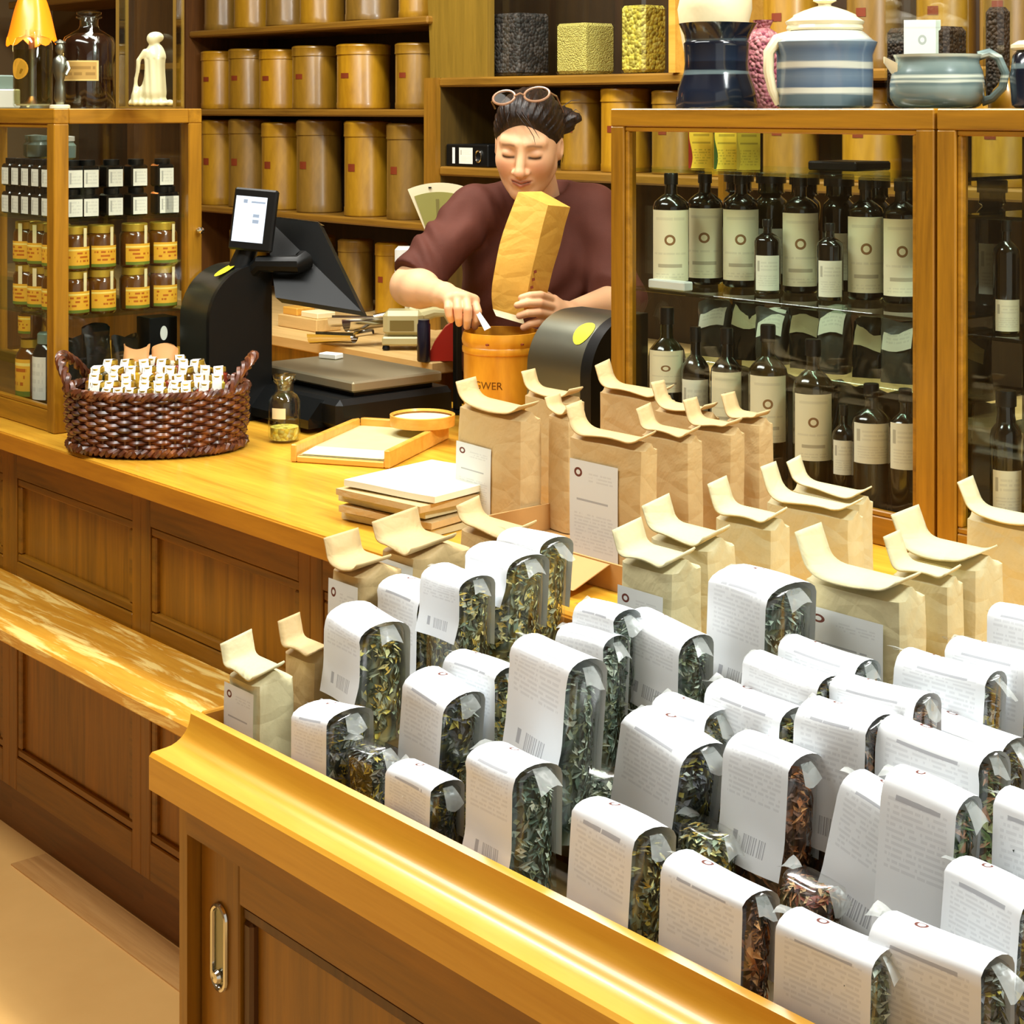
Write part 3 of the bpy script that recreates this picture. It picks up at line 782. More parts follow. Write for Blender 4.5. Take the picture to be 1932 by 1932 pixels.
MB().grid(lambda s, q: ((r*1.03+.001)*math.sin(-.8+1.55*s), -(r*1.03+.001)*math.cos(-.8+1.55*s), (50+37*q)*S38), 10, 1).build('label', M['gold_label'], o)

o = thing('tall_bottle', 'clear glass bottle with round orange label on the left case', 'bottle', place_top(62, VT-.03), VIEW)
r = 37*S38
MB().lathe([(0,.002),(r*.9,.002),(r,.008),(r,120*S38),(r*.85,134*S38),(r*.4,140*S38),(r*.36,146*S38),(r*.36,150*S38)], 28, cap=False).build('glass', M['jar_glass'], o)
MB().lathe([(r*.82,.006),(r*.86,.01),(r*.86,8*S38),(0,8*S38)], 24).build('sediment', M['cream'], o)
MB().lathe([(0,.01),(r*.93,.01),(r*.95,.02),(r*.95,112*S38),(0,112*S38)], 24).build('liquid', m_glass('pale_liquor', (.74,.70,.48,1), .05), o)
M['orange_label'] = m_plain('orange_label', L(206,150,40), .5, var=.2, vscale=40)
mb = MB(); n = 20
ctr = [((r+.001)*math.sin(-.35+.55*math.cos(2*math.pi*k/n)), -(r+.001)*math.cos(-.35+.55*math.cos(2*math.pi*k/n)), (75+20*math.sin(2*math.pi*k/n))*S38) for k in range(n)]
mb.add(ctr, [list(range(n))]).build('round_label', M['orange_label'], o)
# tulip lamp
t = NT('lamp_glass'); lw = t.xyz(t.coord())[2]
M['lamp_glass'] = t.done(t.bsdf(t.mix(.5, L(226,110,10), L(246,150,30)), .3, 0, None, .5, .3, emit=L(250,120,10), es=.75))
M['bulb'] = (lambda t: t.done(t.bsdf(L(255,220,60), .4, emit=L(255,226,60), es=7)))(NT('lit_bulb'))
lp = place_top(60, VT+.1)
o = thing('tulip_lamp', 'small lit lamp with orange tulip glass shade behind the clear bottle', 'lamp', lp, VIEW)
MB().lathe([(.05,0),(.05,.008),(.02,.016),(.008,.03),(.007,.18),(.016,.186),(.016,.2)], 20).build('stand', M['dark_steel'], o)
def petal(s, q, k):
    a = 2*math.pi*(k+s)/5
    rr = .055-.03*q+.0*q; flare = .012*(1-q)**3
    rr = (.050+flare)*(1-.45*q**2.4)*(1-.05*math.cos(2*math.pi*s))
    return (rr*math.cos(a), rr*math.sin(a), .165+.12*q-.012*(1-q)**2*math.cos(math.pi*(2*s-1)))
sh = MB()
for k in range(5): sh.grid(lambda s, q: petal(s, q, k), 8, 10, uv=False)
sh.build('shade', M['lamp_glass'], o)
MB().lathe([(0,.195),(.01,.2),(.014,.22),(.01,.24),(0,.245)], 14).build('bulb', M['bulb'], o)
lo = bpy.data.lights.new('lamp_light', 'POINT'); lo.energy = .5; lo.color = (1,.6,.2); lo.shadow_soft_size = .02
lo_ = bpy.data.objects.new('lamp_light', lo); C.objects.link(lo_); lo_.parent = o; lo_.location = (0, 0, .15)
# dark figurine
o = thing('dark_figurine', 'small dark standing figurine between the two bottles', 'figurine', place_top(113, VT-.09), VIEW)
MB().lathe([(.022,0),(.022,.006),(.018,.008)], 16).build('base', M['white_ceramic'], o)
MB().lathe([(.008,.008),(.013,.02),(.012,.045),(.009,.06),(.014,.075),(.017,.095),(.014,.108),(.006,.115),(.006,.118),(.010,.124),(.011,.132),(.008,.14),(.013,.142),(.012,.145),(0,.15)], 14, sy=.8).build('figure', M['dark_steel'], o)
MB().tube([(.016,0,.1),(.024,-.008,.085),(.02,-.016,.072)], .004, 6).build('arm', M['dark_steel'], o)
# pale box at the picture edge
o = thing('pale_box', 'pale blue-white box at the left picture edge on the case', 'box', place_top(6, VT-.05), 0)
MB().box(-.05, .03, -.03, .03, 0, .045, .003).build('carton', M['white_plastic'], o)
MB().box(-.04, .015, -.02, .02, .045, .078, .003).build('lid', M['green_jar'], o)
# vitrine with white statuette
vp = place_top(284, VT+.02)
o = thing('glass_vitrine', 'narrow upright glass box with brass edges on the left case', 'display case', vp, math.atan2(SN, CS))
a, b, h = .060, .046, .30
M['brass'] = m_plain('brass', L(186,150,70), .3, .8)
for (x, y) in ((-a,-b),(a,-b),(-a,b),(a,b)): MB().box(x-.003, x+.003, y-.003, y+.003, 0, h).build('edge', M['brass'], o)
MB().box(-a, a, -b, b, 0, .004).build('base', M['brass'], o)
for (x0,x1,y0,y1) in ((-a,a,-b-.0015,-b),(-a,a,b,b+.0015),(-a-.0015,-a,-b,b),(a,a+.0015,-b,b)):
    MB().box(x0,x1,y0,y1,.004,h).build('pane', M['glass'], o)
st = thing('white_statuette', 'cream porcelain statuette of a robed figure inside the glass vitrine', 'figurine', (vp[0]+.008, vp[1], ZT+.005), VIEW)
def f_stat(P):
    d = sd_cap(P, (.004,0,.03), (.006,0,.10), .026, .020)
    d = smin(d, sd_ell(P, (.006,0,.105), (.022,.016,.03)), .01)
    d = smin(d, sd_sph(P, (.002,-.004,.142), .0125), .006)
    d = smin(d, sd_ell(P, (.006,.004,.146), (.017,.016,.012)), .005)     # hood
    d = smin(d, sd_chain(P, [(-.012,-.012,.115),(-.026,-.014,.095),(-.03,-.012,.07),(-.034,-.006,.04)], [.006,.005,.004,.004]), .006)
    d = smin(d, sd_ell(P, (-.03,-.004,.02), (.016,.014,.02)), .01)       # animal at the feet
    d = smin(d, sd_ell(P, (0,0,.006), (.052,.026,.010)), .008)
    d = d+.0012*np.sin(P[0]*420+P[2]*30)*(P[2] < .1)                   # drapery folds
    return smax(d, -P[2], .002)
link('figure', sdf_mesh('figure', [(f_stat, (-.06,-.04,-.004), (.06,.04,.165), .0022)]), M['white_ceramic'], st)

# ------------------------------------------------------------------ crockery on top of the right cases
def m_bands(name, stops, rough=.18):
    t = NT(name); z = t.xyz(t.coord())[2]
    n = t.noise(t.coord('Object', (4, 4, 90)), 1.4, 3)
    f = t.m('ADD', t.m('MULTIPLY', z, 5.0), t.m('MULTIPLY', t.m('SUBTRACT', n, .5), .05))
    r = t.n('ShaderNodeValToRGB'); t.set(r.inputs[0], f); e = r.color_ramp.elements; r.color_ramp.interpolation = 'LINEAR'
    while len(e) < len(stops): e.new(.5)
    for i, (p, c) in enumerate(stops): e[i].position = p; e[i].color = c
    return t.done(t.bsdf(r.outputs[0], rough, 0, None, .5, .5))
VR = .76
def SR(x): return depth_of(place_top(x, VR))/F
navy, navy2, band = L(16,22,34), L(26,36,52), L(92,108,110)
M['jug_glaze'] = m_bands('navy_glaze', [(0, navy2), (.30, navy), (.31, band), (.34, band), (.35, navy), (.42, navy), (.43, navy2), (.60, navy), (.62, L(70,84,90)), (.64, navy), (1, navy2)], .12)
s = SR(1352); o = thing('stoneware_jug', 'dark navy glazed stoneware jug with wavy rim on the glass case', 'jug', place_top(1352, VR), VIEW)
def wavy(a, z): return .05*math.sin(3*a+.6)*max(0, (z-.115)/.025)
R = 78*s
MB().lathe([(R*.97,0),(R,.004),(R*.93,38*s),(R*.80,66*s),(R*.79,70*s),(R*.77,84*s),(R*.79,116*s),(R*.80,122*s),(R*.76,126*s),(R*.80,138*s),(R*.93,158*s),(R*.95,160*s),(R*.88,158*s),(R*.7,135*s),(R*.7,60*s),(0,40*s)], 40, wob=wavy).build('body', M['jug_glaze'], o, angle=50)
# blue striped lidded jar with a handle
sb = L(86,106,128); sb2 = L(112,130,146); crm = L(214,214,196)
M['pot_glaze'] = m_bands('blue_striped_glaze', [(0, L(78,94,98)), (.11, L(96,112,116)), (.135, crm), (.165, crm), (.18, sb), (.27, sb2), (.33, sb), (.35, crm), (.385, crm), (.40, sb2), (.5, sb), (.56, L(120,138,150)), (.60, crm), (1, L(232,224,190))])
s = SR(1555); o = thing('lidded_jar', 'blue and cream striped stoneware jar with cream ribbed lid', 'jar', place_top(1556, VR), VIEW)
R = 100*s; H = .12*1.0
MB().lathe([(R*.84,0),(R*.9,.004),(R*.9,100*s),(R*.97,120*s),(R*.98,124*s),(R*.9,128*s),(R*.72,144*s),(R*.66,146*s),(R*.6,140*s),(R*.6,20*s),(0,16*s)], 40).build('body', M['pot_glaze'], o)
MB().lathe([(R*.70,146*s),(R*.72,150*s),(R*.70,156*s),(R*.72,158*s),(R*.74,163*s),(R*.60,172*s),(R*.58,176*s),(R*.40,184*s),(R*.22,190*s),(R*.12,193*s),(R*.12,197*s),(R*.22,202*s),(R*.2,208*s),(R*.08,213*s),(0,214*s)], 36).build('lid', M['white_ceramic'], o)
hp = [(-R*.62,-.02,135*s),(-R*.88,-.03,128*s),(-R*1.04,-.03,105*s),(-R*1.05,-.028,70*s),(-R*.98,-.025,35*s),(-R*.86,-.02,8*s)]
MB().tube([(x, y, z) for x, y, z in hp], [.011,.011,.010,.009,.008,.007], 10).build('handle', M['white_ceramic'], o)
# grey-blue jug with spout and loop handle
g1, g2, g3 = L(92,110,108), L(126,144,138), L(204,210,190)
M['cup_glaze'] = m_bands('grey_blue_glaze', [(0, L(66,80,66)), (.05, g1), (.16, g2), (.20, g1), (.215, g3), (.235, g1), (.25, g3), (.27, g1), (.36, g2), (.40, g1), (.42, g3), (.45, g2), (.49, L(60,78,80)), (1, g2)])
s = SR(1770); o = thing('pouring_jug', 'low grey-blue striped jug with spout and big loop handle', 'jug', place_top(1768, VR), VIEW)
R = 88*s
MB().lathe([(R*.8,0),(R*.9,.004),(R*.99,20*s),(R,45*s),(R*.95,70*s),(R*.88,84*s),(R*.88,90*s),(R*.92,98*s),(R*.93,101*s),(R*.88,99*s),(R*.84,86*s),(R*.9,50*s),(R*.7,12*s),(0,10*s)], 40).build('body', M['cup_glaze'], o)
MB().grid(lambda a, q: (-R*(.86+.26*q), -.02*(1-q)*0+(.035*(1-.75*q))*math.cos(math.pi*a)*1.0, (84-.0*q)*s-.028*math.sin(math.pi*a)*(1-.6*q)+.012*q), 10, 4, uv=False).build('spout', M['white_ceramic'], o)
hp = [(R*.86,0,98*s),(R*1.08,0,104*s),(R*1.28,0,94*s),(R*1.42,0,66*s),(R*1.36,0,38*s),(R*1.14,0,18*s),(R*.93,0,12*s)]
MB().tube(hp, [.008,.008,.007,.007,.007,.007,.008], 10).build('handle', M['cup_glaze'], o)
cp = place_top(1740, VR+.078); o = thing('price_card', 'white price card with a small ring emblem behind the low jug', 'card', (cp[0], cp[1], ZT), VIEW)
s = SR(1740)
MB().box(-35*s, 35*s, 0, .0012, 0, 172*s).build('card', M['paper_white'], o)
M['card_print'] = m_print('card_print', L(222,228,214), L(90,96,90), 'card')
MB().grid(lambda a, q: (-34*s+68*s*a, -.0006, 88*s+82*s*q), 1, 1).build('print', M['card_print'], o)
# edge of another dark pot at the right picture edge
o = thing('dark_pot', 'dark pot with pale rim cut off by the right picture edge', 'pot', place_top(1962, VR+.02), VIEW)
s = SR(1950)
MB().lathe([(45*s,0),(52*s,.004),(56*s,60*s),(50*s,100*s),(40*s,112*s),(0,112*s)], 28).build('body', M['jug_glaze'], o)
MB().lathe([(50*s,110*s),(54*s,114*s),(54*s,120*s),(40*s,128*s),(0,132*s)], 28).build('lid', M['white_ceramic'], o)

# storage jars with loose goods standing behind the crockery and on the wall shelf
def goods(name, cols, scale=120, rough=.6):
    t = NT(name); v = t.coord()
    vo = t.n('ShaderNodeTexVoronoi'); t.set(vo.inputs['Vector'], v); vo.inputs['Scale'].default_value = scale
    c = t.ramp(t.xyz(vo.outputs['Color'])[0], [(i/(len(cols)-1) if len(cols) > 1 else 0, c) for i, c in enumerate(cols)])
    return t.done(t.bsdf(c, rough, 0, t.bump(t.m('SUBTRACT', 1.0, vo.outputs['Distance']), .9, .006), .3))
M['g_dark'] = goods('dark_dried_fruit', [L(30,28,28), L(62,60,60), L(92,84,82), L(40,34,34)], 110)
M['g_pale'] = goods('pale_seed', [L(206,190,96), L(226,210,120), L(214,196,104)], 260)
M['g_yellow'] = goods('yellow_leaves', [L(206,186,60), L(230,212,96), L(150,132,40), L(240,226,120)], 110)
M['g_brown'] = goods('brown_beans', [L(36,22,10), L(70,46,24), L(52,32,16)], 160)
M['g_pink'] = goods('pink_petals', [L(176,96,104), L(206,140,138), L(140,60,80)], 130)
def square_jar(x0, x1, v, z, h, fill, mat, label, rz=0, tagp=None, dep=None):
    p0 = on_v(x0, 205, v); d = depth_of(p0); w = (x1-x0)*d/F/(CS+SN)
    c = on_v((x0+x1)/2, 205, v+(dep if dep else w)/2)
    o = thing('storage_jar', label, 'jar', (c.x, v+(dep if dep else w)/2, z), rz, 'glass storage jars with loose goods')
    a = w/2; b = dep/2 if dep else a
    MB().box(-a+.003, a-.003, -b+.003, b-.003, .004, fill, .008).build('contents', mat, o)
    MB().box(-a, a, -b, b, 0, h, .008).build('glass', M['jar_glass'], o)
    MB().lathe([(b*.8,h),(b*.8,h+.01),(b*.86,h+.012),(b*.86,h+.035),(b*.3,h+.04),(b*.3,h+.06),(0,h+.062)], 24).build('lid', M['jar_glass'], o)
    if tagp: MB().box(-a-.001, -a+.012, -a-.0015, -a-.0005, h*.2, h*.45).build('label', M['paper_white'], o)
    return o
zr = SHZ['r_top']
square_jar(922, 1041, VS+.06, zr, .24, .175, M['g_dark'], 'square glass jar of dark dried fruit on the shelf above the woman', tagp=True)
square_jar(1045, 1164, VS+.06, zr, .24, .138, M['g_pale'], 'square glass jar of pale yellow seed, the middle of three')
square_jar(1167, 1262, VS+.06, zr, .24, .175, M['g_yellow'], 'square glass jar filled with yellow dried leaves beside the shelf post')
square_jar(1300, 1415, VS+.03, zr, .22, .15, M['g_pale'], 'square jar of pale goods behind the navy jug')
square_jar(1645, 1850, .852, ZT, .26, .138, M['g_brown'], 'glass jar with dark brown beans behind the low striped jug', dep=.07)
square_jar(1850, 1915, .84, ZT, .2, .165, M['g_brown'], 'tall jar of brown leaves behind the jug handle')
q = place_top(1440, VR+.13)
o = thing('petal_bag', 'clear bag of pink dried petals between jug and striped jar', 'bag', (q[0], q[1], ZT), VIEW)
MB().lathe([(.028,0),(.034,.01),(.034,.12),(.026,.14),(.012,.15),(.02,.165)], 16, wob=lambda a, z: .06*math.sin(4*a+z*60)).build('petals', M['g_pink'], o)
q = place_top(1350, VR+.12)
o = thing('cream_bag', 'cream paper bag standing behind the navy jug', 'bag', (q[0], q[1], ZT), VIEW)
M['cream_paper2'] = m_plain('cream_crumpled_paper', L(234,222,178), .6, bump=.6, bscale=18)
MB().lathe([(.05,0),(.056,.01),(.058,.1),(.062,.13),(.066,.16),(.071,.19),(.068,.215),(.058,.236),(.04,.248),(.015,.252)], 36, wob=lambda a, z: .05*math.sin(3*a+z*30)).build('bag', M['cream_paper2'], o, angle=80)
q = place_top(1895, VR+.1)
o = thing('mustard_pot', 'small mustard yellow pot behind the loop handle', 'pot', (q[0], q[1], ZT), 0)
MB().lathe([(.026,0),(.026,.01),(.02,.03),(.013,.045),(.014,.05),(0,.05)], 18).build('body', TINS[3], o)

# ------------------------------------------------------------------ inside the right case
M['bottle_glass'] = m_plain('brown_bottle_glass', L(20,15,10), .07, coat=.6)
M['bottle_olive'] = m_plain('olive_bottle_glass', L(36,30,12), .07, coat=.6)
M['cap_dark'] = m_plain('bottle_cap', L(24,20,18), .3)
bm = {}
def bottle(p, r, h, label, group, rz=None, lz=(.12,.66), mat='bottle_glass', lab='bottle_label', arc=1.0, neck=.36, name='spirit_bottle'):
    o = thing(name, label, 'bottle', p, VIEW if rz is None else rz, group)
    key = (round(r, 4), round(h, 3), lz, arc, neck)
    if key not in bm:
        bm[key] = (MB().lathe([(r*.9,0),(r,.004),(r,h*.70),(r*.92,h*.745),(r*.6,h*.79),(r*neck,h*.815),(r*neck*.92,h*.84),(r*neck*.92,h*.92)], 24).mesh('body'),
                   MB().lathe([(r*neck*1.08,h*.90),(r*neck*1.08,h*.99),(r*neck,h),(0,h)], 18).mesh('cap'),
                   MB().grid(lambda s, q: ((r+.0007)*math.sin(-arc+2*arc*s), -(r+.0007)*math.cos(-arc+2*arc*s), h*(lz[0]+(lz[1]-lz[0])*q)), 10, 1).mesh('label'))
    b, c, l = bm[key]
    link('body', b, M[mat], o); link('cap', c, M['cap_dark'], o); link('label', l, M[lab], o)
    return o
vb = RV0+.19
def bx_place(x, v):
    q = on_v(x, 205, v)
    # what shows behind the left of a pane stands nearer to that pane
    u_lo = RU0+.072 if x < 1745 else .799+.072
    if q.x < u_lo: q = on_u(x, 205, u_lo)
    if q.y < RV0+.073: q.y = RV0+.073
    if x < 1745: q.x = min(q.x, RU1-.070)
    return q
upper = [(1266,'L'),(1330,'L'),(1398,'L'),(1448,'t'),(1510,'L'),(1566,'t'),(1633,'L'),(1700,'L')]
for k, (x, kind) in enumerate(upper):
    vv = vb if kind == 'L' else (vb-.0 if kind == 's' else vb-.06)
    q = bx_place(x, vv); d = depth_of(q)
    if kind == 'L': bottle((q.x, q.y, 1.235), 34*d/F, .207, 'liqueur bottle with tall cream label, %s from left, upper bottle shelf' % ORD[k], 'bottles on the upper shelf of the right case', lz=(.06,.68), arc=1.25)
    elif kind == 's': bottle((q.x, q.y, 1.235), 28*d/F, .19, 'dark bottle with short cream label at the left end of the upper bottle shelf', 'bottles on the upper shelf of the right case', lz=(.22,.58), lab='small_label')
    else: bottle((q.x, q.y, 1.235), 25*d/F, .13, 'small bottle with low cream label, %s from left, upper bottle shelf' % ORD[k], 'bottles on the upper shelf of the right case', lz=(.05,.52), lab='small_label')
# more bottle necks behind
for k in range(8):
    q = Vector((RU0+.075+k*.0795, RV1-.056, 0)); d = depth_of(q)
    bottle((q.x, q.y, 1.235), 31*d/F, .207, 'plain dark bottle in the back row, %s from left, upper bottle shelf' % ORD[k], 'back row bottles in the right case', mat='bottle_olive' if k % 3 == 1 else 'bottle_glass', lab='small_label', lz=(.1,.5), neck=.85)
# tea cartons on the top glass shelf
M['y_red'] = m_print('yellow_carton_red', L(250,214,66), L(110,84,20), 'yellow', L(150,40,20))
M['y_green'] = m_print('yellow_carton_green', L(250,226,76), L(96,90,24), 'yellow', L(60,90,30))
M['y_dull'] = m_print('yellow_carton_dull', L(180,160,40), L(80,70,20), 'yellow', L(150,130,30))
for k, (x, mt, w, lb) in enumerate(((1322,'y_red',46,'yellow tea carton with a red wavy edge on the top glass shelf'),(1370,'y_green',46,'yellow tea carton with a green wavy edge on the top glass shelf'),(1412,'y_dull',44,'dull yellow tea carton, rightmost of the three'))):
    q = bx_place(x, RV0+.09); d = depth_of(q); wm = w*d/F; hh = .090
    o = thing('tea_carton', lb, 'box', (q.x, q.y, 1.452), VIEW, 'tea cartons in the right case')
    MB().box(-wm/2, wm/2, 0, .03, 0, hh, .001).build('carton', m_plain('carton_yellow_%d' % k, L(214,182,60), .5), o)
    MB().grid(lambda s, q_: (-wm/2+wm*s, -.0007, hh*q_), 1, 1).build('front_print', M[mt], o)
dk = bx_place(1600, vb+.03)
o = thing('dark_slab', 'dark flat chocolate box lying on the top glass shelf', 'box', (dk.x, dk.y, 1.452), 0)
MB().box(-.05, .055, -.05, .05, 0, .016, .003).build('box', M['black'], o)
# pouches on the middle shelf, paper tags over their tops
mid = [(1225,.085,.115,1),(1290,.08,.125,0),(1345,.08,.11,1),(1400,.085,.12,0),(1450,.075,.13,1),(1505,.08,.11,0),(1562,.085,.12,1),(1622,.085,.125,1),(1690,.085,.115,0)]
for k, (x, w, h, tg) in enumerate(mid):
    q = Vector((RU0+.075+k*.070, RV0+.20+.012*(k % 2), 0))
    pouch((q.x, q.y, 1.10), w*.74, .055, h*.88, VIEW*.5, 'dark cellophane pouch with pale folded top, %s from the left on the middle case shelf' % ORD[k], M['pouch_black'] if k % 2 else M['pouch_grey'], group='pouches in the right case', tagm=M['small_label'] if tg else M['kraft_pale'], seed=20+k)
for k, (x, y, w, h) in enumerate(((1222,545,.09,.03),)):
    q = bx_place(x, RV0+.16)
    o = thing('white_box', 'small flat white carton at the left front of the upper bottle shelf', 'box', (RU0+.10, RV0+.048, 1.235), .0)
    MB().box(-.04, .05, -.012, .012, 0, .016, .002).build('carton', M['white_plastic'], o)
# tall bottles and jars on the floor of the case
low = [(1248,38,.30,(.50,.75),'bottle_olive','bottle_label'),(1312,27,.27,(.3,.66),'bottle_glass','small_label'),(1371,31,.275,(.36,.73),'bottle_glass','bottle_label'),(1449,41,.29,(.32,.71),'bottle_olive','bottle_label'),(1534,42,.275,(.28,.68),'bottle_olive','bottle_label'),(1584,22,.175,(.36,.68),'bottle_glass','small_label'),(1644,37,.215,(.42,.72),'bottle_glass','small_label'),(1708,32,.215,(.42,.76),'bottle_glass','small_label')]
for k, (x, rp, h, lz, mt, lb) in enumerate(low):
    vv = RV0+.080 if k not in (5,) else RV0+.062
    q = bx_place(x, vv); d = depth_of(q)
    bottle((q.x, q.y, ZC+.021), min(rp*d/F, .034), h, 'dark bottle with pale label, %s from the left on the floor of the right case' % ORD[k], 'bottles on the floor of the right case', lz=lz, mat=mt, lab=lb, arc=1.05)
for k, x in enumerate((1205, 1268, 1325, 1390, 1450, 1515, 1585, 1650, 1715)):
    q = Vector((RU0+.075+k*.070, RV1-.06, 0))
    pouch((q.x, q.y, ZC+.021), .064, .045, .172, VIEW*.4, 'black foil pouch in the back row on the case floor, %s from left' % ORD[k], M['pouch_black'] if k % 2 else M['pouch_grey'], group='black pouches at the back of the right case', seed=80+k)
# the case at the picture edge
for k, x in enumerate((1850, 1905, 1960, 2010)):
    q = Vector((.799+.066+k*.07, RV0+.085, 0)); d = depth_of(q)
    bottle((q.x, q.y, 1.22), 25*d/F, .17, 'dark bottle with white label, upper shelf of the edge case, %s from left' % ORD[k], 'bottles in the edge case', lz=(.02,.30), lab='small_label')
    q = Vector((.799+.085+k*.07, RV0+.17, 0))
    pouch((q.x, q.y, 1.07), .056, .045, .10, VIEW*.5, 'brown pouch on the middle shelf of the edge case, %s from the left' % ORD[k], m_plain('brown_foil_%d' % k, L(96,74,36), .35, bump=.6, bscale=30), group='brown pouches in the edge case', seed=40+k)
    q = Vector((.799+.070+k*.075, RV0+.078, 0)); d = depth_of(q)
    bottle((q.x, q.y, ZC+.021), 30*d/F, .235, 'dark jar with white label, floor of the edge case, %s from left' % ORD[k], 'jars on the floor of the edge case', lz=(.2,.5), lab='small_label', neck=.6)

shelf_tins([(1440,1545),(1598,1700),(1730,1840),(1850,1960)], 'r_top', .24, '{} tan tin on the upper shelf behind the crockery')
# ------------------------------------------------------------------ things on the counter
YAW = math.atan2(SN, CS)         # local x along the camera's right, local -y towards the viewer
def cpos(x, y, z=ZC, back=0.0): p = on_z(x, y, z); p += Vector((-SN, CS, 0))*back; return (p.x, p.y, z)
# wicker basket
t = NT('wicker'); v = t.coord(); 
M['wicker'] = t.done(t.bsdf(t.ramp(t.noise(v, 40, 3, .6), [(.3, L(52,24,12)), (.55, L(98,50,24)), (.75, L(150,92,44))]), .35, 0, None, .5, .3))
bc = at_d(297, 870, 3.535); bc = (bc.x, bc.y, ZC+.003)
bk = thing('wicker_basket', 'oval brown wicker basket with two loop handles on the counter', 'basket', bc, YAW)
BA, BB = .180, .140
def oval(a, k=0.0, s=1.0): return ((BA+k)*s*math.cos(a), (BB+k)*s*math.sin(a))
wall = MB(); NS = 44
for row in range(13):
    pts = []; zz = .012+row*.0082
    fl = .94+.05*min(1, row/5)
    for i in range(NS*4):
        a = 2*math.pi*i/(NS*4)
        wv = .0042*math.sin(a*NS/2*1.0+math.pi*(row % 2))
        x, y = oval(a, wv, fl); pts.append((x, y, zz+.0008*math.sin(a*5+row)))
    wall.tube(pts, .0050, 5, closed=True)
for i in range(NS):
    a = 2*math.pi*(i+.5)/NS; x, y = oval(a, 0, .94); x2, y2 = oval(a, 0, .99)
    wall.tube([(x, y, .004), (x2, y2, .118)], .0035, 5)
w_ = wall.build('woven_wall', M['wicker'], bk); w_['kind'] = 'stuff'
base = MB()
for ph in (0, math.pi):
    pts = []
    for i in range(180):
        a = 2*math.pi*i/180; x, y = oval(a, .006*math.cos(a*40+ph), .97); pts.append((x, y, .008+.005*math.sin(a*40+ph)))
    base.tube(pts, .0055, 5, closed=True)
base.build('base_braid', M['wicker'], bk)
rim = MB()
for ph in (0, 2.1, 4.2):
    pts = []
    for i in range(180):
        a = 2*math.pi*i/180; x, y = oval(a, .005*math.cos(a*30+ph), 1.0); pts.append((x, y, .118+.005*math.sin(a*30+ph)))
    rim.tube(pts, .005, 5, closed=True)
rim.build('rim_braid', M['wicker'], bk)
MB().lathe([(0,.0),(.92,0),(.94,.01)], 32, sx=BA, sy=BB).build('base', M['wicker'], bk)
for sgn in (-1, 1):
    h = MB()
    for ph in (0, 2.1, 4.2):
        pts = []
        for i in range(41):
            q = i/40; a = (q-.5)*1.15
            x, y = oval(a, 0, 1.0); z = .118+.062*math.sin(math.pi*q)**.7
            pts.append((sgn*(x+.004+.006*math.cos(q*26+ph)+.010*math.sin(math.pi*q)), y, z+.006*math.sin(q*26+ph)))
        h.tube(pts, .0055, 5)
    h.build('loop_handle', M['wicker'], bk)
M['lining'] = m_plain('basket_lining', L(40,24,14), .8)
MB().lathe([(0,.085),(.90,.085),(.92,.075)], 32, sx=BA, sy=BB, cap=False).build('lining', M['lining'], bk)
# little jars in the basket
jc = [L(150,100,20), L(206,160,40), L(130,50,30), L(30,40,24), L(90,60,20), L(214,190,60)]
JM = [m_plain('mini_jar_%d' % i, c, .12, coat=.6) for i, c in enumerate(jc)]
jw = .0165; jb = MB().box(-jw, jw, -jw, jw, 0, .036, .004).mesh('body')
jl = MB().lathe([(.013,.036),(.0145,.038),(.0145,.046),(0,.047)], 14).mesh('lid')
def strip(s, q):
    L_ = [(-jw-.0008,.006),(-jw-.0008,.036),(-jw*.7,.0485),(0,.0495),(jw*.7,.0485),(jw+.0008,.036),(jw+.0008,.02)]
    i = min(int(q*6), 5); f = q*6-i; y = L_[i][0]*(1-f)+L_[i+1][0]*f; z = L_[i][1]*(1-f)+L_[i+1][1]*f
    return (-.0095+.019*s, y, z)
js = MB().grid(strip, 1, 6).mesh('paper_strip')
rows = [(-.098, 7, .0, .085), (-.066, 8, .1, .093), (-.024, 8, .05, .101), (.02, 8, .12, .110), (.062, 7, .05, .118), (.1, 4, 0, .121)]
rn = ['front', 'second', 'third', 'fourth', 'fifth', 'back']
Rb = Matrix.Rotation(YAW, 4, 'Z')
for ri, (y, n, off, z) in enumerate(rows):
    half = BA*.82*math.sqrt(max(.05, 1-(y/(BB*.95))**2))-.022
    for k in range(n):
        x = -half+2*half*(k+.5*0)/(n-1) if n > 1 else 0
        if ri >= 4 and x > half*.8: continue
        w = Rb @ Vector((x, y+rnd.uniform(-.004, .004), 0))
        o = thing('mini_jar', 'mini preserve jar with white paper strip, %s row of the basket, %s from the left' % (rn[ri], ORD[k]), 'jar', (bc[0]+w.x, bc[1]+w.y, ZC+z), group='mini jars in the wicker basket', rot=(rnd.uniform(-.18,.12), rnd.uniform(-.1,.1), YAW+rnd.uniform(-.35,.35)))
        link('body', jb, None, o); bpy.context.view_layer
        o.children[0].data = jb
        ob = o.children[0]
        if not jb.materials: jb.materials.append(JM[0])
        ob.material_slots[0].link = 'OBJECT'; ob.material_slots[0].material = JM[(ri*3+k*5) % 6]
        link('lid', jl, M['gold_lid'], o); link('paper_strip', js, M['jar_label'], o)
for k, (x, y) in enumerate(((-.06, .085), (-.005, .095))):
    w = Rb @ Vector((x, y, 0))
    pouch((bc[0]+w.x, bc[1]+w.y, ZC+.115), .05, .03, .075, YAW+.3*k, 'orange paper twist bag sticking up from the basket, %s one' % ('left' if k == 0 else 'right'), m_plain('orange_paper_%d' % k, L(206,150,92), .55), cat='bag', name='twist_bag', seed=60+k, tagm=M['small_label'], tag_top=False)

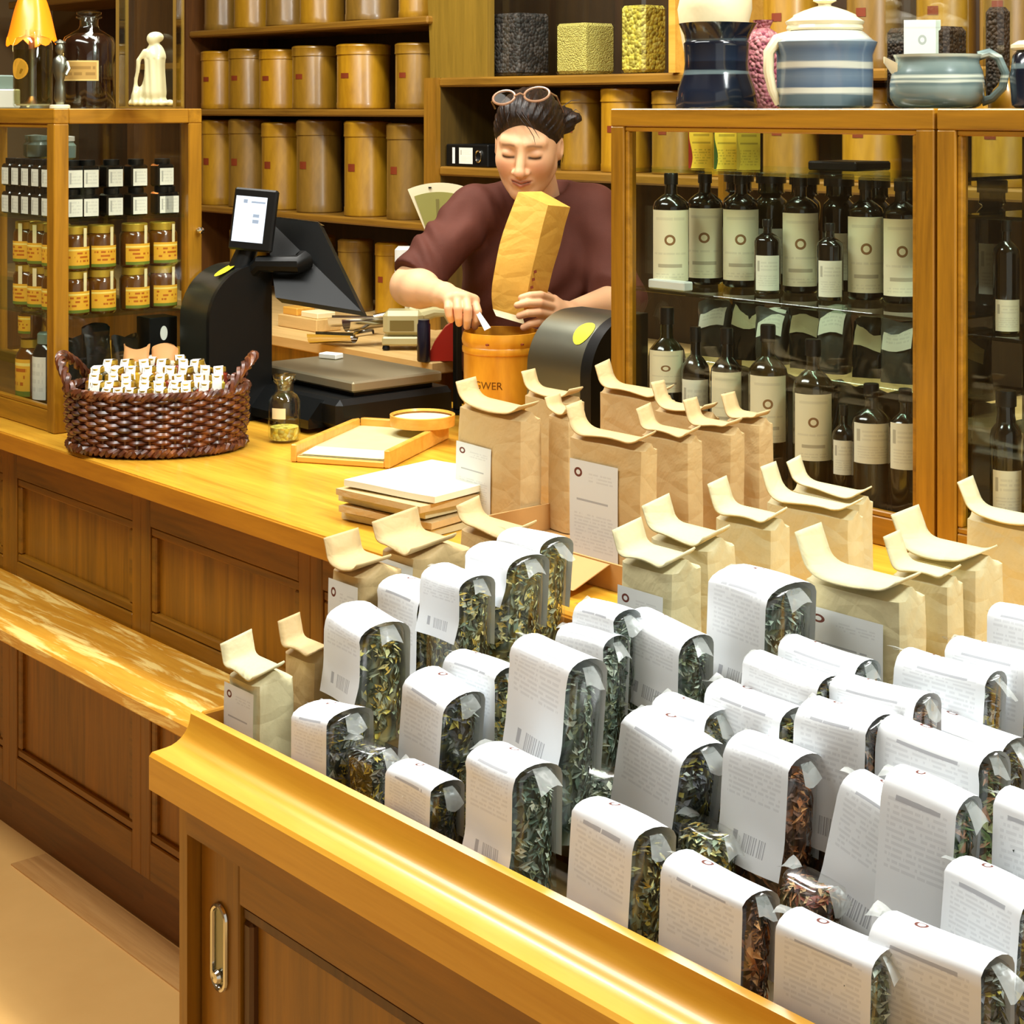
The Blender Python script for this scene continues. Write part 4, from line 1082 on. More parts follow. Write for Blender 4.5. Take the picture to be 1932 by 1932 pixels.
# electronic scale with printer housing and screens
sc_ = thing('shop_scale', 'black electronic shop scale with steel weighing pan and two screens', 'scale', (0, 0, .0008))
MB().box(-1.02, -.60, .49, .80, ZC+.012, ZC+.075, .012).build('base', M['black'], sc_)
for (x, y) in ((-.99,.52),(-.63,.52),(-.99,.77),(-.63,.77)): MB().lathe([(.014,0),(.016,.004),(.016,.013)], 12, (x, y, ZC)).build('foot', M['black'], sc_)
kb = MB().prism([(.455,ZC+.012),(.50,ZC+.012),(.50,ZC+.068),(.49,ZC+.07),(.455,ZC+.03)], 'x', -.93, -.66).build('key_panel', M['black_gloss'], sc_)
MB().add([(-.66-.075+.018*math.cos(a), .468+.008+.010*math.sin(a), ZC+.05+.010*math.sin(a)*1.1) for a in [2*math.pi*k/16 for k in range(16)]], [list(range(16))]).build('sticker', M['yellow_sticker'], kb)
pan = MB().box(-.985, -.612, .535, .775, .962, .985, .004)
pan.build('weighing_pan', M['pan'] if 'pan' in M else m_plain('pan_steel', L(150,140,112), .38, .55, var=.06, vscale=6), sc_)
MB().box(-.97, -.63, .55, .76, ZC+.07, .963).build('pan_support', M['black'], sc_)
# housing: arched profile in the v-z plane
def arch(v0, v1, z0, z1, n=10):
    p = [(v0, z0)]
    R = (v1-v0)
    for k in range(n+1):
        a = math.pi/2*k/n; p.append((v0+R*.75*(1-math.cos(a)), z1-R*.75*(1-math.sin(a))))
    p += [(v1, z1), (v1, z0)]
    return p
hb = on_z(388, 800, ZC)
tu1 = on_z(418, 800, ZC).x; tu0 = tu1-.115; tv0 = hb.y-.01
M['tower_skin'] = m_plain('tower_plastic', L(34,36,28), .3)
MB().prism(arch(tv0, tv0+.155, ZC, 1.215), 'x', tu0, tu1).build('housing', M['tower_skin'], sc_, angle=40)
MB().prism(arch(tv0-.002, tv0+.157, ZC+.0, 1.217), 'x', tu1, tu1+.012).build('end_cap', M['black'], sc_, angle=40)
MB().add([(tu1-.028+.022*math.cos(a)*.7, tv0+.062+.026*math.sin(a), 1.2068+.0125*math.sin(a)) for a in [2*math.pi*k/16 for k in range(16)]], [list(range(16))]).build('sticker', M['yellow_sticker'], sc_)
# customer display: faces the viewer
t = NT('lit_screen'); tc = t.n('ShaderNodeTexCoord'); u_, v_, _ = t.xyz(tc.outputs['UV'])
blk = t.mx(t.mul(t.band(u_, .6, .8), t.band(v_, .42, .5)), t.mul(t.band(u_, .6, .8), t.band(v_, .55, .62)), t.mul(t.band(u_, .25, .38), t.band(v_, .85, .93)), t.mul(t.band(u_, .5, .95), t.band(v_, .86, .9)))
cl = t.mix(t.m('MULTIPLY', blk, .7), L(206,222,240), L(60,80,110))
M['screen'] = t.done(t.bsdf(cl, .3, 0, None, .5, emit=cl, es=.42))
dc = at_d(476, 415, 3.82)
D = MB().box(-.05, .05, 0, .018, -.068, .068, .004).build('customer_display', M['black'], sc_, label='small black customer display with lit pale blue screen')
D.location = dc; D.rotation_euler = (math.radians(-8), math.radians(4), YAW-.25)
MB().grid(lambda s, q: (-.043+.073*s, -.0008, -.05+.10*q), 1, 1).build('lit_panel', M['screen'], D)
arm0 = Vector((tu1-.03, tv0+.10, 1.20)); 
mb = MB().tube([arm0, arm0+Vector((.01,.02,.06)), Vector(dc)+Vector((-.01,.035,-.06)), Vector(dc)+Vector((-.005,.03,-.02))], [.028,.024,.02,.018], 12)
mb.build('screen_arm', M['black'], sc_)
# operator screen, seen from behind: corner pixels laid on a tilted slab
Q = [at_d(500, 408, 3.93), at_d(600, 420, 3.86), at_d(682, 588, 3.74), at_d(520, 562, 3.80)]
nrm = ((Q[1]-Q[0]).cross(Q[3]-Q[0])).normalized()
if nrm.dot(FWD) < 0: nrm = -nrm
mb = MB(); V8 = [q for q in Q]+[q+nrm*.028 for q in Q]
mb.add(V8, [(0,1,2,3),(7,6,5,4),(0,4,5,1),(1,5,6,2),(2,6,7,3),(3,7,4,0)])
mb.build('operator_screen', M['black'], sc_, smooth=False)
mb = MB(); mb.add([Q[0]-nrm*.001+Vector((0,0,.001)), Q[1]-nrm*.001+Vector((0,0,.001)), Q[1]+nrm*.03+Vector((0,0,.006)), Q[0]+nrm*.03+Vector((0,0,.006))], [(0,1,2,3)])
mb.build('screen_edge', M['white_plastic'], sc_)
cq = (Q[0]+Q[1]+Q[2]+Q[3])/4
MB().tube([cq+nrm*-.002, cq-nrm*.03+Vector((0,0,-.02)), arm0+Vector((.05,.02,.02)), arm0+Vector((.0,.01,-.02))], [.024,.02,.018,.018], 10).build('screen_arm', M['black'], sc_)

# small stoppered glass jar
gp = cpos(533, 838, back=.03)
o = thing('small_glass_jar', 'small empty apothecary glass jar standing beside the basket', 'jar', gp, YAW)
r = .033
MB().lathe([(0,.003),(r*.9,.003),(r,.008),(r,.082),(r*.8,.094),(r*.58,.1),(r*.55,.118),(r*.7,.124),(r*.7,.129)], 28, cap=False).build('glass', M['jar_glass'], o)
MB().lathe([(r*.4,.105),(r*.5,.122),(r*.72,.13),(r*.74,.136),(0,.138)], 20).build('stopper', m_glass('stopper_glass', (.8,.85,.76,1), .15), o)
patch(r, -.7, .2, .05, .072).build('label', M['paper_cream'], o)
MB().lathe([(0,.005),(r*.85,.005),(r*.88,.012),(r*.88,.03),(0,.032)], 20).build('herbs', M['g_yellow'], o)

# beech tray with sieve
tp = cpos(548, 872)
ta = math.atan2(.106, .178)
tr = thing('wooden_tray', 'beech wood sorting tray with raised sides in front of the scale', 'tray', tp, ta)
TW, TD, TH = .207, .32, .034
M['tray_mesh'] = m_plain('tray_sieve_cloth', L(204,196,140), .6, var=.15, vscale=30)
MB().box(0, .012, 0, TD, 0, TH, .002).build('side', M['tray_wood'], tr)
MB().box(TW-.012, TW, 0, TD, 0, TH, .002).build('side', M['tray_wood'], tr)
MB().box(.012, TW-.012, TD-.012, TD, 0, TH, .002).build('side', M['tray_wood'], tr)
MB().box(.012, TW-.012, 0, .012, 0, .012, .002).build('front_strip', M['tray_wood'], tr)
MB().prism([(.006,.012),(.03,.012),(.09,.016),(TD-.012,.018),(TD-.012,.012),(.006,.006)], 'x', .012, TW-.012).build('sieve_cloth', M['tray_mesh'], tr)
MB().prism([(.012,.0135),(.075,.0165),(.075,.018),(.012,.015)], 'x', .018, TW-.018).build('paper_sheet', M['paper_cream'], tr)
sv = at_d(797, 806, 3.58)
sv_ = thing('round_sieve', 'round wooden hand sieve with cream cloth lying on the beech tray', 'sieve', (sv.x, sv.y, ZC+TH+.001), YAW)
MB().lathe([(.062,0),(.066,0),(.067,.022),(.064,.023),(.062,.018)], 36, cap=False).build('hoop', M['tray_wood'], sv_)
MB().lathe([(0,.014),(.0625,.014)], 36, cap=False).build('cloth', M['paper_cream'], sv_)
# stack of flat paper bags
sk = on_z(620, 985, ZC)
names_ = ['bottom', 'second lowest', 'middle', 'second highest', 'top']
for k in range(5):
    o = thing('flat_bag_stack', 'bundle of flat paper bags, %s of the stack at the counter edge' % names_[k], 'paper bags', (sk.x+.01*math.sin(k*2.1), sk.y+.02+.006*math.cos(k*3), ZC+k*.0138), .16+.05*math.sin(k*1.7), 'flat paper bag bundles')
    mt = M['paper_cream2'] if k == 4 else (M['kraft'] if k % 2 else M['kraft_pale'])
    def f(s, q, h=0): return (.20*s, .22*q, h+.0011*math.sin(5*s+k)*math.sin(3*q+k))
    mb = MB(); mb.grid(lambda s, q: f(s, q, .0115), 8, 6, uv=False); mb.grid(lambda s, q: f(s, q, .0012), 8, 6, uv=False)
    for (a, b) in (((0,0),(1,0)),((1,0),(1,1)),((1,1),(0,1)),((0,1),(0,0))):
        mb.grid(lambda s, q: f(a[0]+(b[0]-a[0])*s, a[1]+(b[1]-a[1])*s, .0012+.0103*q), 8, 1, uv=False)
    mb.build('sheets', mt, o)

# second scale: steel drum with black end, right of the canister
dp = at_d(1062, 720, 3.47); du0 = dp.x-.085; du1 = dp.x+.075; dv0 = dp.y-.02
dr = thing('steel_scale', 'second shop scale with arched dark steel cover and yellow sticker', 'scale', (0, 0, .0008))
MB().prism(arch(dv0, dv0+.15, ZC+.03, 1.150, 16), 'x', du0, du1).build('steel_cover', M['dark_steel'], dr, angle=40)
MB().prism(arch(dv0-.003, dv0+.153, ZC, 1.153, 16), 'x', du1, du1+.03).build('end_cap', M['black'], dr, angle=40)
MB().box(du0, du1, dv0, dv0+.15, ZC, ZC+.03).build('base', M['black'], dr)
def stk(s_, q_):
    a = 2*math.pi*s_; vv_ = .036+.020*q_*math.sin(a); Rr = .15*.75
    th = math.acos(max(-1, min(1, 1-vv_/Rr)))
    return (du1-.030+.024*q_*math.cos(a), dv0+vv_-.0012*math.cos(th), 1.150-Rr*(1-math.sin(th))+.0012*math.sin(th))
MB().grid(stk, 20, 4, uv=False).build('sticker', M['yellow_sticker'], dr)
# black display pole left of the canister
pp = at_d(863, 640, 3.93)
o = thing('black_pole', 'slim black pole standing on the counter left of the canister', 'pole', (pp.x, pp.y, ZC))
MB().box(-.008, .008, -.008, .008, .006, 1.56-390*3.93/3300-ZC, .002).build('pole', M['black'], o); MB().lathe([(.035,0),(.035,.004),(.01,.006)], 20).build('foot', M['black'], o)
# cylinder tin the woman reaches into
cn_ = at_d(946, 640, 3.655)
CN = thing('open_tin', 'round orange-brown tin of loose tea the woman is reaching into', 'tin', (cn_.x, cn_.y, ZC), YAW)
r = .080; h = .218
M['tin_bright'] = m_tin('tin_paint_bright', L(196,124,14), L(232,164,40))
MB().lathe([(r*.97,0),(r,.003),(r,.02),(r*.985,.022),(r*.985,h*.8),(r*1.02,h*.81),(r*1.03,h*.83),(r*1.02,h*.86),(r*1.0,h*.87),(r*1.03,h*.90),(r*1.04,h*.93),(r*1.02,h*.97),(r*1.0,h),(r*.95,h),(r*.95,h*.5)], 40, cap=False).build('body', M['tin_bright'], CN)
MB().lathe([(0,h*.86),(r*.95,h*.84)], 32, cap=False).build('tea_leaves', M['g_brown'], CN)
for a in (-.35, .55): 
    p_ = (r*1.03*math.sin(a), -r*1.035*math.cos(a), h*.905); MB().lathe([(.004,0),(.004,.003),(0,.004)], 10, p_).build('rivet', M['emblem'], CN)
M['tin_letters'] = m_plain('tin_lettering', L(140,86,16), .5)
cu = bpy.data.curves.new('lettering', 'FONT'); cu.body = 'INGWER'; cu.size = .022; cu.align_x = 'CENTER'; cu.extrude = .0002
tm = bpy.data.objects.new('tmp', cu); C.objects.link(tm); dg = bpy.context.evaluated_depsgraph_get(); me = bpy.data.meshes.new_from_object(tm.evaluated_get(dg)); bpy.data.objects.remove(tm)
for vtx in me.vertices:
    a = vtx.co.x/r-.50; vtx.co = Vector(((r*.987)*math.sin(a), -(r*.987)*math.cos(a),   .107+vtx.co.y))
me.materials.clear(); link('lettering', me, M['tin_letters'], CN)

# ------------------------------------------------------------------ staff side table with old kitchen things
ZS_ = .955
sd = thing('staff_table', 'pale wooden side table behind the counter on the staff side', 'table', (0, 0, 0))
MB().box(-2.0, -.895, .965, 1.25, ZS_-.03, ZS_, .003).build('top', M['light_wood'], sd)
MB().box(-1.98, -.91, .97, 1.24, 0, ZS_-.03).build('cupboard', M['panel_z'], sd)
def spos(x, y): p = on_z(x, y, ZS_); return (p.x, p.y, ZS_)
vp_ = spos(742, 660); vp_ = (vp_[0], vp_[1]+.03, ZS_)
vs_ = thing('vintage_scale', 'old cream enamel counter scale with fan-shaped dial behind the arm', 'scale', vp_, YAW)
M['dial'] = m_plain('dial_glass', L(150,146,78), .25, var=.1, vscale=12, coat=.3)
MB().box(-.05, .055, -.04, .04, .012, .034, .004).build('base', M['cream_dull'], vs_)
MB().box(-.048, .052, -.038, .038, .034, .098, .012).build('body', M['cream_dull'], vs_)
MB().box(-.03, .03, -.0395, -.038, .05, .075).build('nameplate', m_plain('nameplate', L(120,104,50), .5), vs_)
for x in (-.04, .045): MB().lathe([(.008,0),(.01,.004),(.008,.012)], 10, (x, -.03, 0)).build('foot', M['black'], vs_)
MB().tube([(.04,0,.08),(.08,0,.092),(.11,0,.09),(.125,0,.06)], [.018,.014,.012,.008], 10).build('beam', M['cream_dull'], vs_)
MB().tube([(.03,.03,.09),(.06,.04,.18),(.075,.045,.26)], .018, 10).build('column', M['cream'], vs_)
fc = Vector((.09, .045, .21)); R0, R1 = .02, .205
def fan(r0, r1, a0, a1, y0, y1, n=18):
    A = [a0+(a1-a0)*k/n for k in range(n+1)]
    return [(fc.x+r1*math.sin(a), fc.z+r1*math.cos(a)) for a in A]+[(fc.x+r0*math.sin(a), fc.z+r0*math.cos(a)) for a in A[::-1]]
MB().prism(fan(.03, .205, -.40, .62, 0, 0), 'y', fc.y-.012, fc.y+.02).build('dial_case', M['cream'], vs_)
MB().prism(fan(.045, .183, -.35, .58, 0, 0), 'y', fc.y-.0145, fc.y-.0115).build('dial_face', M['dial'], vs_)
MB().prism(fan(.06, .165, -.05, .0, 0, 0, 2), 'y', fc.y-.0155, fc.y-.0145).build('pointer', m_plain('dial_mark', L(120,112,56), .5), vs_)
for a in (-.12, .3): MB().lathe([(.004,0),(.004,.003),(0,.003)], 8, (fc.x+.194*math.sin(a), fc.y-.013, fc.z+.194*math.cos(a))).build('screw', M['black'], vs_)
# white pan beside the dial
q = at_d(768, 510, 4.50)
o = thing('white_pan', 'white enamel weighing dish beside the old scale dial', 'dish', (q.x, q.y, ZS_), YAW)
zz = q.z-ZS_
MB().box(-.03, .035, -.03, .03, zz-.01, zz+.06, .006).build('dish', M['white_plastic'], o)
MB().tube([(0,0,0),(0,0,zz-.008)], .006, 8).build('stem', M['cream'], o)
# red scoop
q = spos(835, 682)
o = thing('red_scoop', 'red plastic scoop standing upright beside the canister', 'scoop', (q[0], q[1]+.02, ZS_), YAW)
rs = [(-.055,0),(-.05,.012),(-.035,.045),(-.01,.08),(.02,.102),(.035,.11),(.035,0)]
MB().prism(rs, 'y', -.012, .03).build('blade', M['red_plastic'], o)
MB().tube([(.02,.01,.1),(.01,.03,.14),(.0,.045,.17)], .008, 8).build('handle', M['red_plastic'], o)
q = spos(787, 684)
o = thing('dark_can', 'tall dark blue can between the old scale and the red scoop', 'can', (q[0], q[1]+.02, ZS_), 0)
MB().lathe([(.014,0),(.016,.003),(.016,.088),(.014,.092),(.014,.1),(0,.1)], 18).build('can', m_plain('dark_blue_can', L(32,30,44), .3), o)
for k, (x, y, a) in enumerate(((628, 652, .2), (664, 632, .4), (694, 652, 1.0))):
    q = spos(x, y)
    o = thing('metal_scoop', 'shiny metal scoop lying by the scale screen, %s of three' % ['leftmost', 'middle', 'rightmost'][k], 'scoop', q, YAW+a-.5, 'metal scoops on the staff table')
    MB().grid(lambda s, q_: (-.06+.12*s, .028*math.cos(math.pi*q_), .03+.018*k-.028*math.sin(math.pi*q_)*(1-.2*s)), 8, 10, uv=False).build('trough', M['chrome'], o)
    MB().tube([(.06,0,.03+.018*k),(.11,0,.04+.018*k)], .008, 8).build('handle', M['chrome'], o)
q = spos(562, 622)
o = thing('wooden_box', 'low wooden box of orange cartons behind the scale tower', 'box', (q[0], q[1], ZS_), 0)
MB().box(-.10, .09, 0, .08, 0, .034, .002).build('box', M['light_wood'], o)
MB().box(-.09, -.02, .01, .07, .034, .055, .002).build('carton', M['tray_wood'], o); MB().box(.0, .08, .01, .07, .034, .05, .002).build('carton', M['paper_cream'], o)
q = spos(560, 668)
o = thing('price_tag', 'small white paper tag lying at the edge of the weighing pan', 'tag', (-.93, .70, .986), .3)
MB().box(-.025, .025, -.015, .015, 0, .012, .002).build('tag', M['paper_white'], o)
# black binder on the shelf behind the head
q = on_v(880, 290, VS+.05)
o = thing('file_folder', 'black box file with pale label lying on the shelf behind her head', 'folder', (q.x+.03, VS+.02, SHZ['r_low']), 0)
MB().box(-.085, .10, 0, .2, 0, .062, .003).build('cover', M['black'], o)
MB().grid(lambda s, q_: (-.025+.06*s, -.0008, .008+.045*q_), 1, 1).build('label', M['small_label'], o)
MB().grid(lambda s, q_: (-.055+.012*s, -.0008, .008+.045*q_), 1, 1).build('stripe', M['paper_white'], o)
MB().tube([(.062+.012*math.cos(a), -.002, .03+.016*math.sin(a)) for a in [2*math.pi*k/16 for k in range(16)]], .0025, 6, closed=True).build('finger_ring', M['chrome'], o)
# ------------------------------------------------------------------ the shop assistant
PD = 4.05; PX = (1000-CX)/F*PD
pw = at_d(1000, 205, PD)
WM = thing('person', 'dark-haired woman in a plum-brown tunic filling a paper bag behind the counter', 'person', (pw.x, pw.y, 0), YAW)
def LP(px, py, d): return np.array(((px-CX)/F*d-PX, d-PD, 1.56-(py-205)/F*d), dtype=np.float32)
HC = LP(996, 271, 3.965); HS = .955
HR = Matrix.Rotation(math.radians(-11), 4, 'Z') @ Matrix.Rotation(math.radians(17), 4, 'X') @ Matrix.Rotation(math.radians(3), 4, 'Y')
HRi = np.array(HR.to_3x3().inverted(), dtype=np.float32)
def to_head(P):
    x, y, z = (P[0]-HC[0])/HS, (P[1]-HC[1])/HS, (P[2]-HC[2])/HS
    R = HRi
    return (R[0,0]*x+R[0,1]*y+R[0,2]*z, R[1,0]*x+R[1,1]*y+R[1,2]*z, R[2,0]*x+R[2,1]*y+R[2,2]*z)
def head_pt(x, y, z): q = HR.to_3x3() @ Vector((x, y, z)); return np.array((HC[0]+HS*q.x, HC[1]+HS*q.y, HC[2]+HS*q.z), dtype=np.float32)
def f_head(P):
    Q = to_head(P); A = np.abs(Q[0]); S = (A, Q[1], Q[2])
    d = sd_ell(Q, (0,.015,.030), (.074,.096,.088))
    d = smin(d, sd_ell(Q, (0,-.025,-.030), (.066,.067,.088)), .03)
    d = smin(d, sd_cap(S, (.045,.0,-.055), (.012,-.060,-.098), .021, .019), .03)      # jaw
    d = smin(d, sd_sph(Q, (0,-.070,-.100), .019), .02)                                  # chin
    d = smin(d, sd_ell(S, (.035,-.058,-.026), (.026,.024,.026)), .030)                  # cheeks
    d = smin(d, sd_cap(S, (.010,-.086,.026), (.046,-.066,.026), .008, .006), .020)      # brow ridge
    d = smax(d, -sd_ell(S, (.031,-.103,.003), (.018,.0155,.012)), .016)                  # eye sockets
    d = smin(d, sd_ell(S, (.031,-.0750,.001), (.0165,.0140,.0120)), .004)               # lowered lids
    d = smin(d, sd_cap(Q, (0,-.088,.010), (0,-.110,-.034), .0080, .0115), .011)         # nose
    d = smin(d, sd_sph(Q, (0,-.1115,-.037), .0118), .006)
    d = smin(d, sd_ell(S, (.0140,-.0990,-.039), (.0085,.0100,.0075)), .006)
    d = smax(d, -sd_ell(S, (.0065,-.1045,-.0445), (.0035,.005,.003)), .003)
    d = smin(d, sd_ell(Q, (0,-.082,-.066), (.026,.014,.017)), .012)                     # mouth mound
    up = np.minimum(sd_cap(S, (.0,-.0975,-.0635), (.0250,-.0840,-.0612), .0040, .0020), 9)
    lo = sd_cap(S, (.0,-.0965,-.0725), (.0225,-.0845,-.0650), .0050, .0022)
    d = smin(d, up, .004); d = smin(d, lo, .004)
    d = smax(d, -sd_cap(S, (.0,-.1005,-.0678), (.0245,-.0865,-.0622), .0013, .0008), .003)
    # ears
    e = sd_ell(S, (.074,.012,-.010), (.010,.019,.031)); e = smax(e, -sd_ell(S, (.083,.006,-.008), (.007,.010,.017)), .004)
    d = smin(d, e, .006)
    d = d*HS
    nk = sd_cap(P, head_pt(.0,.030,-.055), (.020,.045,1.335), .050, .054)
    return smin(d, nk, .022)
SRr, SLr = LP(893, 398, 4.02), LP(1118, 398, 4.07)
EL, WR = LP(774, 540, 3.90), LP(838, 557, 3.73)
ELL, WRL = LP(1166, 566, 4.0), LP(1070, 594, 3.765)
def hand(P, W, ks, fingers, thumb, rp=.013, rf=.0092):
    d = None
    for k in ks:
        c = sd_cap(P, W, k, .019, rp); d = c if d is None else smin(d, c, .014)
    for f in fingers:
        d = smin(d, sd_chain(P, f, [rf*1.08, rf*1.02, rf*.95, rf*.82][:len(f)]), .0035)
    d = smin(d, sd_chain(P, thumb, [.014, .0115, .0095]), .010)
    return d
rk = [LP(894,567,3.665), LP(879,562,3.655), LP(862,560,3.655), LP(846,565,3.660)]
rf_ = [[rk[0], LP(901,588,3.640), LP(899,604,3.640), LP(896,616,3.650)], [rk[1], LP(883,585,3.625), LP(882,603,3.628), LP(881,616,3.640)],
       [rk[2], LP(864,583,3.630), LP(865,598,3.632), LP(866,610,3.645)], [rk[3], LP(846,582,3.640), LP(848,594,3.640), LP(851,603,3.650)]]
rt = [LP(858,568,3.715), LP(890,584,3.70), LP(905,606,3.675)]
lk = [LP(1044,567,3.735), LP(1047,581,3.728), LP(1045,596,3.722), LP(1038,610,3.722)]
lf = [[lk[0], LP(1020,557,3.690), LP(1000,558,3.678), LP(984,562,3.680)], [lk[1], LP(1018,572,3.680), LP(995,572,3.668), LP(976,576,3.672)],
      [lk[2], LP(1016,590,3.676), LP(996,591,3.666), LP(980,596,3.672)], [lk[3], LP(1014,608,3.680), LP(1000,612,3.672), LP(988,618,3.676)]]
lt = [LP(1062,582,3.765), LP(1032,560,3.785), LP(1006,553,3.790)]
def f_armR(P):
    a = smin(sd_cap(P, SRr, EL, .045, .041), sd_cap(P, EL, WR, .042, .026), .02)
    a = smin(a, sd_ell(P, (EL*.7+WR*.3), (.043,.045,.041)), .02)
    return smin(a, hand(P, WR, rk, rf_, rt), .012)
def f_armL(P):
    a = smin(sd_cap(P, SLr, ELL, .045, .041), sd_cap(P, ELL, WRL, .041, .025), .02)
    return smin(a, hand(P, WRL, lk, lf, lt), .012)
def f_trunk(P): return smin(sd_ell(P, (.015,.05,1.16), (.13,.085,.20)), sd_ell(P, (.015,.08,.92), (.14,.10,.16)), .05)
def bb(pts, m): a = np.array(pts); return a.min(0)-m, a.max(0)+m
b1 = bb([SRr, EL, WR]+rk+[q for f in rf_ for q in f]+rt, .062); b2 = bb([SLr, ELL, WRL]+lk+[q for f in lf for q in f]+lt, .062)
def skin_col(V):
    Q = np.stack(to_head((V[:,0], V[:,1], V[:,2])), -1); A = np.abs(Q[:,0])
    col = np.ones((len(V), 4), np.float32); base = np.array(L(232,182,138)[:3]); col[:,:3] = base
    def blend(w, c): col[:,:3] = col[:,:3]*(1-w[:,None])+np.array(c[:3])[None]*w[:,None]
    g = lambda d, s: np.exp(-np.clip(d/s, 0, 30)**2)
    hd = (np.abs(V[:,2]-HC[2]) < .16) & (Q[:,1] < -.02)
    blend(hd*.35*g(np.sqrt((A-.040)**2+(Q[:,2]+.032)**2), .020), L(214,120,88))
    blend(hd*.35*g(np.sqrt(Q[:,0]**2+(Q[:,2]+.034)**2), .012), L(222,130,96))
    lip = np.minimum(np.sqrt((np.maximum(A-.021,0))**2+((Q[:,2]+.0632-.08*A)*1.3)**2), np.sqrt((np.maximum(A-.018,0))**2+((Q[:,2]+.0725-.25*A)*1.1)**2))
    blend(hd*(Q[:,1] < -.07)*.9*g(lip, .0045), L(172,86,66))
    blend(hd*(Q[:,1] < -.07)*g(np.sqrt((np.maximum(A-.022,0))**2+(Q[:,2]+.0678-.20*A)**2), .0016)*.9, L(96,40,28))
    br = np.sqrt(np.maximum(np.abs(A-.031)-.014, 0)**2+(Q[:,2]-.0245+.25*np.abs(A-.026)*(A > .026))**2)
    blend(hd*g(br, .0036)*.62, L(98,62,38))
    lash = np.sqrt(np.maximum(np.abs(A-.031)-.0125, 0)**2+(Q[:,2]+.0065-6*(A-.031)**2*1.2)**2)
    blend(hd*(Q[:,1] < -.055)*g(lash, .0036), L(30,16,10))
    blend(hd*(Q[:,1] < -.055)*.42*g(np.sqrt((A-.031)**2*.45+(Q[:,2]-.010)**2), .009), L(150,98,66))  # eye-socket shading painted into the skin colour
    kn = np.min(np.stack([np.linalg.norm(V-k[None], axis=1) for k in rk+lk]+[np.linalg.norm(V-f[1][None], axis=1) for f in rf_+lf]), 0)
    blend(.30*g(kn, .012), L(214,130,92))
    tip = np.min(np.stack([np.linalg.norm(V-f[-1][None], axis=1) for f in rf_+lf]), 0)
    blend(.25*g(tip, .010), L(222,140,110))
    return col
hb0, hb1 = bb([HC], .158); hb0[2] = 1.27
skin_me = sdf_mesh('body', [(f_head, hb0, hb1, .0021), (f_armR, b1[0], b1[1], .0024), (f_armL, b2[0], b2[1], .0024), (f_trunk, (-.15,-.07,.74), (.18,.22,1.37), .012)], skin_col)
t = NT('skin'); ca = t.n('ShaderNodeVertexColor'); ca.layer_name = 'Col'
M['skin'] = t.done(t.bsdf(ca.outputs[0], .48, 0, t.bump(t.noise(t.coord(), 220, 2), .08, .001), .4, sub=.12))
body = link('body', skin_me, M['skin'], WM)

# tunic
sdir = (EL-SRr)/np.linalg.norm(EL-SRr); send = SRr+(EL-SRr)*.93
sdl = (WRL-ELL)/np.linalg.norm(WRL-ELL); sel = ELL+(WRL-ELL)*.20
def f_tunic(P):
    d = sd_ell(P, (.012,.05,1.20), (.172,.118,.20))
    d = smin(d, sd_ell(P, (.012,.085,.98), (.172,.122,.22)), .06)
    d = smin(d, sd_cap(P, (.012,.09,.90), (.012,.10,.72), .150, .150), .05)
    for s, c in ((SRr, -1), (SLr, 1)):
        d = smin(d, sd_cap(P, (.018,.05,1.352), s, .052, .054), .035)
    fold = (.0065*np.sin(34*P[0]+16*P[2]+4*np.sin(9*P[2]))+.004*np.sin(70*P[0]-30*P[2]+3*np.sin(14*P[2])))*np.clip((1.32-P[2])*6, 0, 1)
    d = d+fold
    sl = sd_cap(P, SRr, SRr+(EL-SRr)*1.1, .056, .064)
    sl = sl+.0045*np.sin(75*(P[0]*sdir[0]+P[1]*sdir[1]+P[2]*sdir[2])+3*np.sin(40*P[0]))
    pl = (P[0]-send[0])*sdir[0]+(P[1]-send[1])*sdir[1]+(P[2]-send[2])*sdir[2]
    sl = smax(sl, pl, .004)
    d = smin(d, sl, .03)
    s2 = smin(sd_cap(P, SLr, ELL, .058, .062), sd_cap(P, ELL, ELL+(WRL-ELL)*.4, .060, .056), .02)
    s2 = s2+.003*np.sin(55*P[2]+20*P[0])
    p2 = (P[0]-sel[0])*sdl[0]+(P[1]-sel[1])*sdl[1]+(P[2]-sel[2])*sdl[2]
    s2 = smax(s2, p2, .004)
    d = smin(d, s2, .03)
    # neckline: round opening with a short slit in front
    d = smax(d, -sd_ell(P, (.020,.012,1.405), (.075,.085,.062)), .006)
    d = smax(d, -sd_cap(P, (.000,-.09,1.36), (-.006,-.10,1.285), .007, .003), .004)
    return d
lo_, hi_ = bb([SRr, EL, SLr, ELL, np.array((.012,.05,.55)), np.array((.012,.05,1.42))], .075)
lo_ = np.minimum(lo_, (-.2,-.16,.55)); hi_ = np.maximum(hi_, (.22,.26,1.42))
tunic_me = sdf_mesh('tunic', [(f_tunic, lo_, hi_, .0058)])
t = NT('plum_linen'); v = t.coord()
M['tunic'] = t.done(t.bsdf(t.mix(t.noise(v, 9, 4), L(72,38,30), L(98,54,42)), .75, 0, t.bump(t.m('ADD', t.m('MULTIPLY', t.noise(v, 420, 2), .15), t.m('MULTIPLY', t.noise(t.coord('Object', (9, 9, 2.5)), 1.6, 2), 3.0)), .4, .006), .2))
link('tunic', tunic_me, M['tunic'], body)
M['skirt'] = m_plain('dark_trousers', L(40,34,36), .8)
sk_ = MB()
for s in (-.085, .105): sk_.tube([(s*.6+.006,.09,.86),(s,.10,.70),(s,.10,.45),(s*.95,.10,.10)], [.09,.09,.072,.058], 18)
sk_.build('trousers', M['skirt'], body)
for s in (-.08, .10):
    MB().lathe([(.8,0),(1,.004),(1,.02),(.85,.05),(.5,.085),(.45,.10)], 20, (s, .07, 0), sx=.048, sy=.12).build('shoe', M['black'], body)

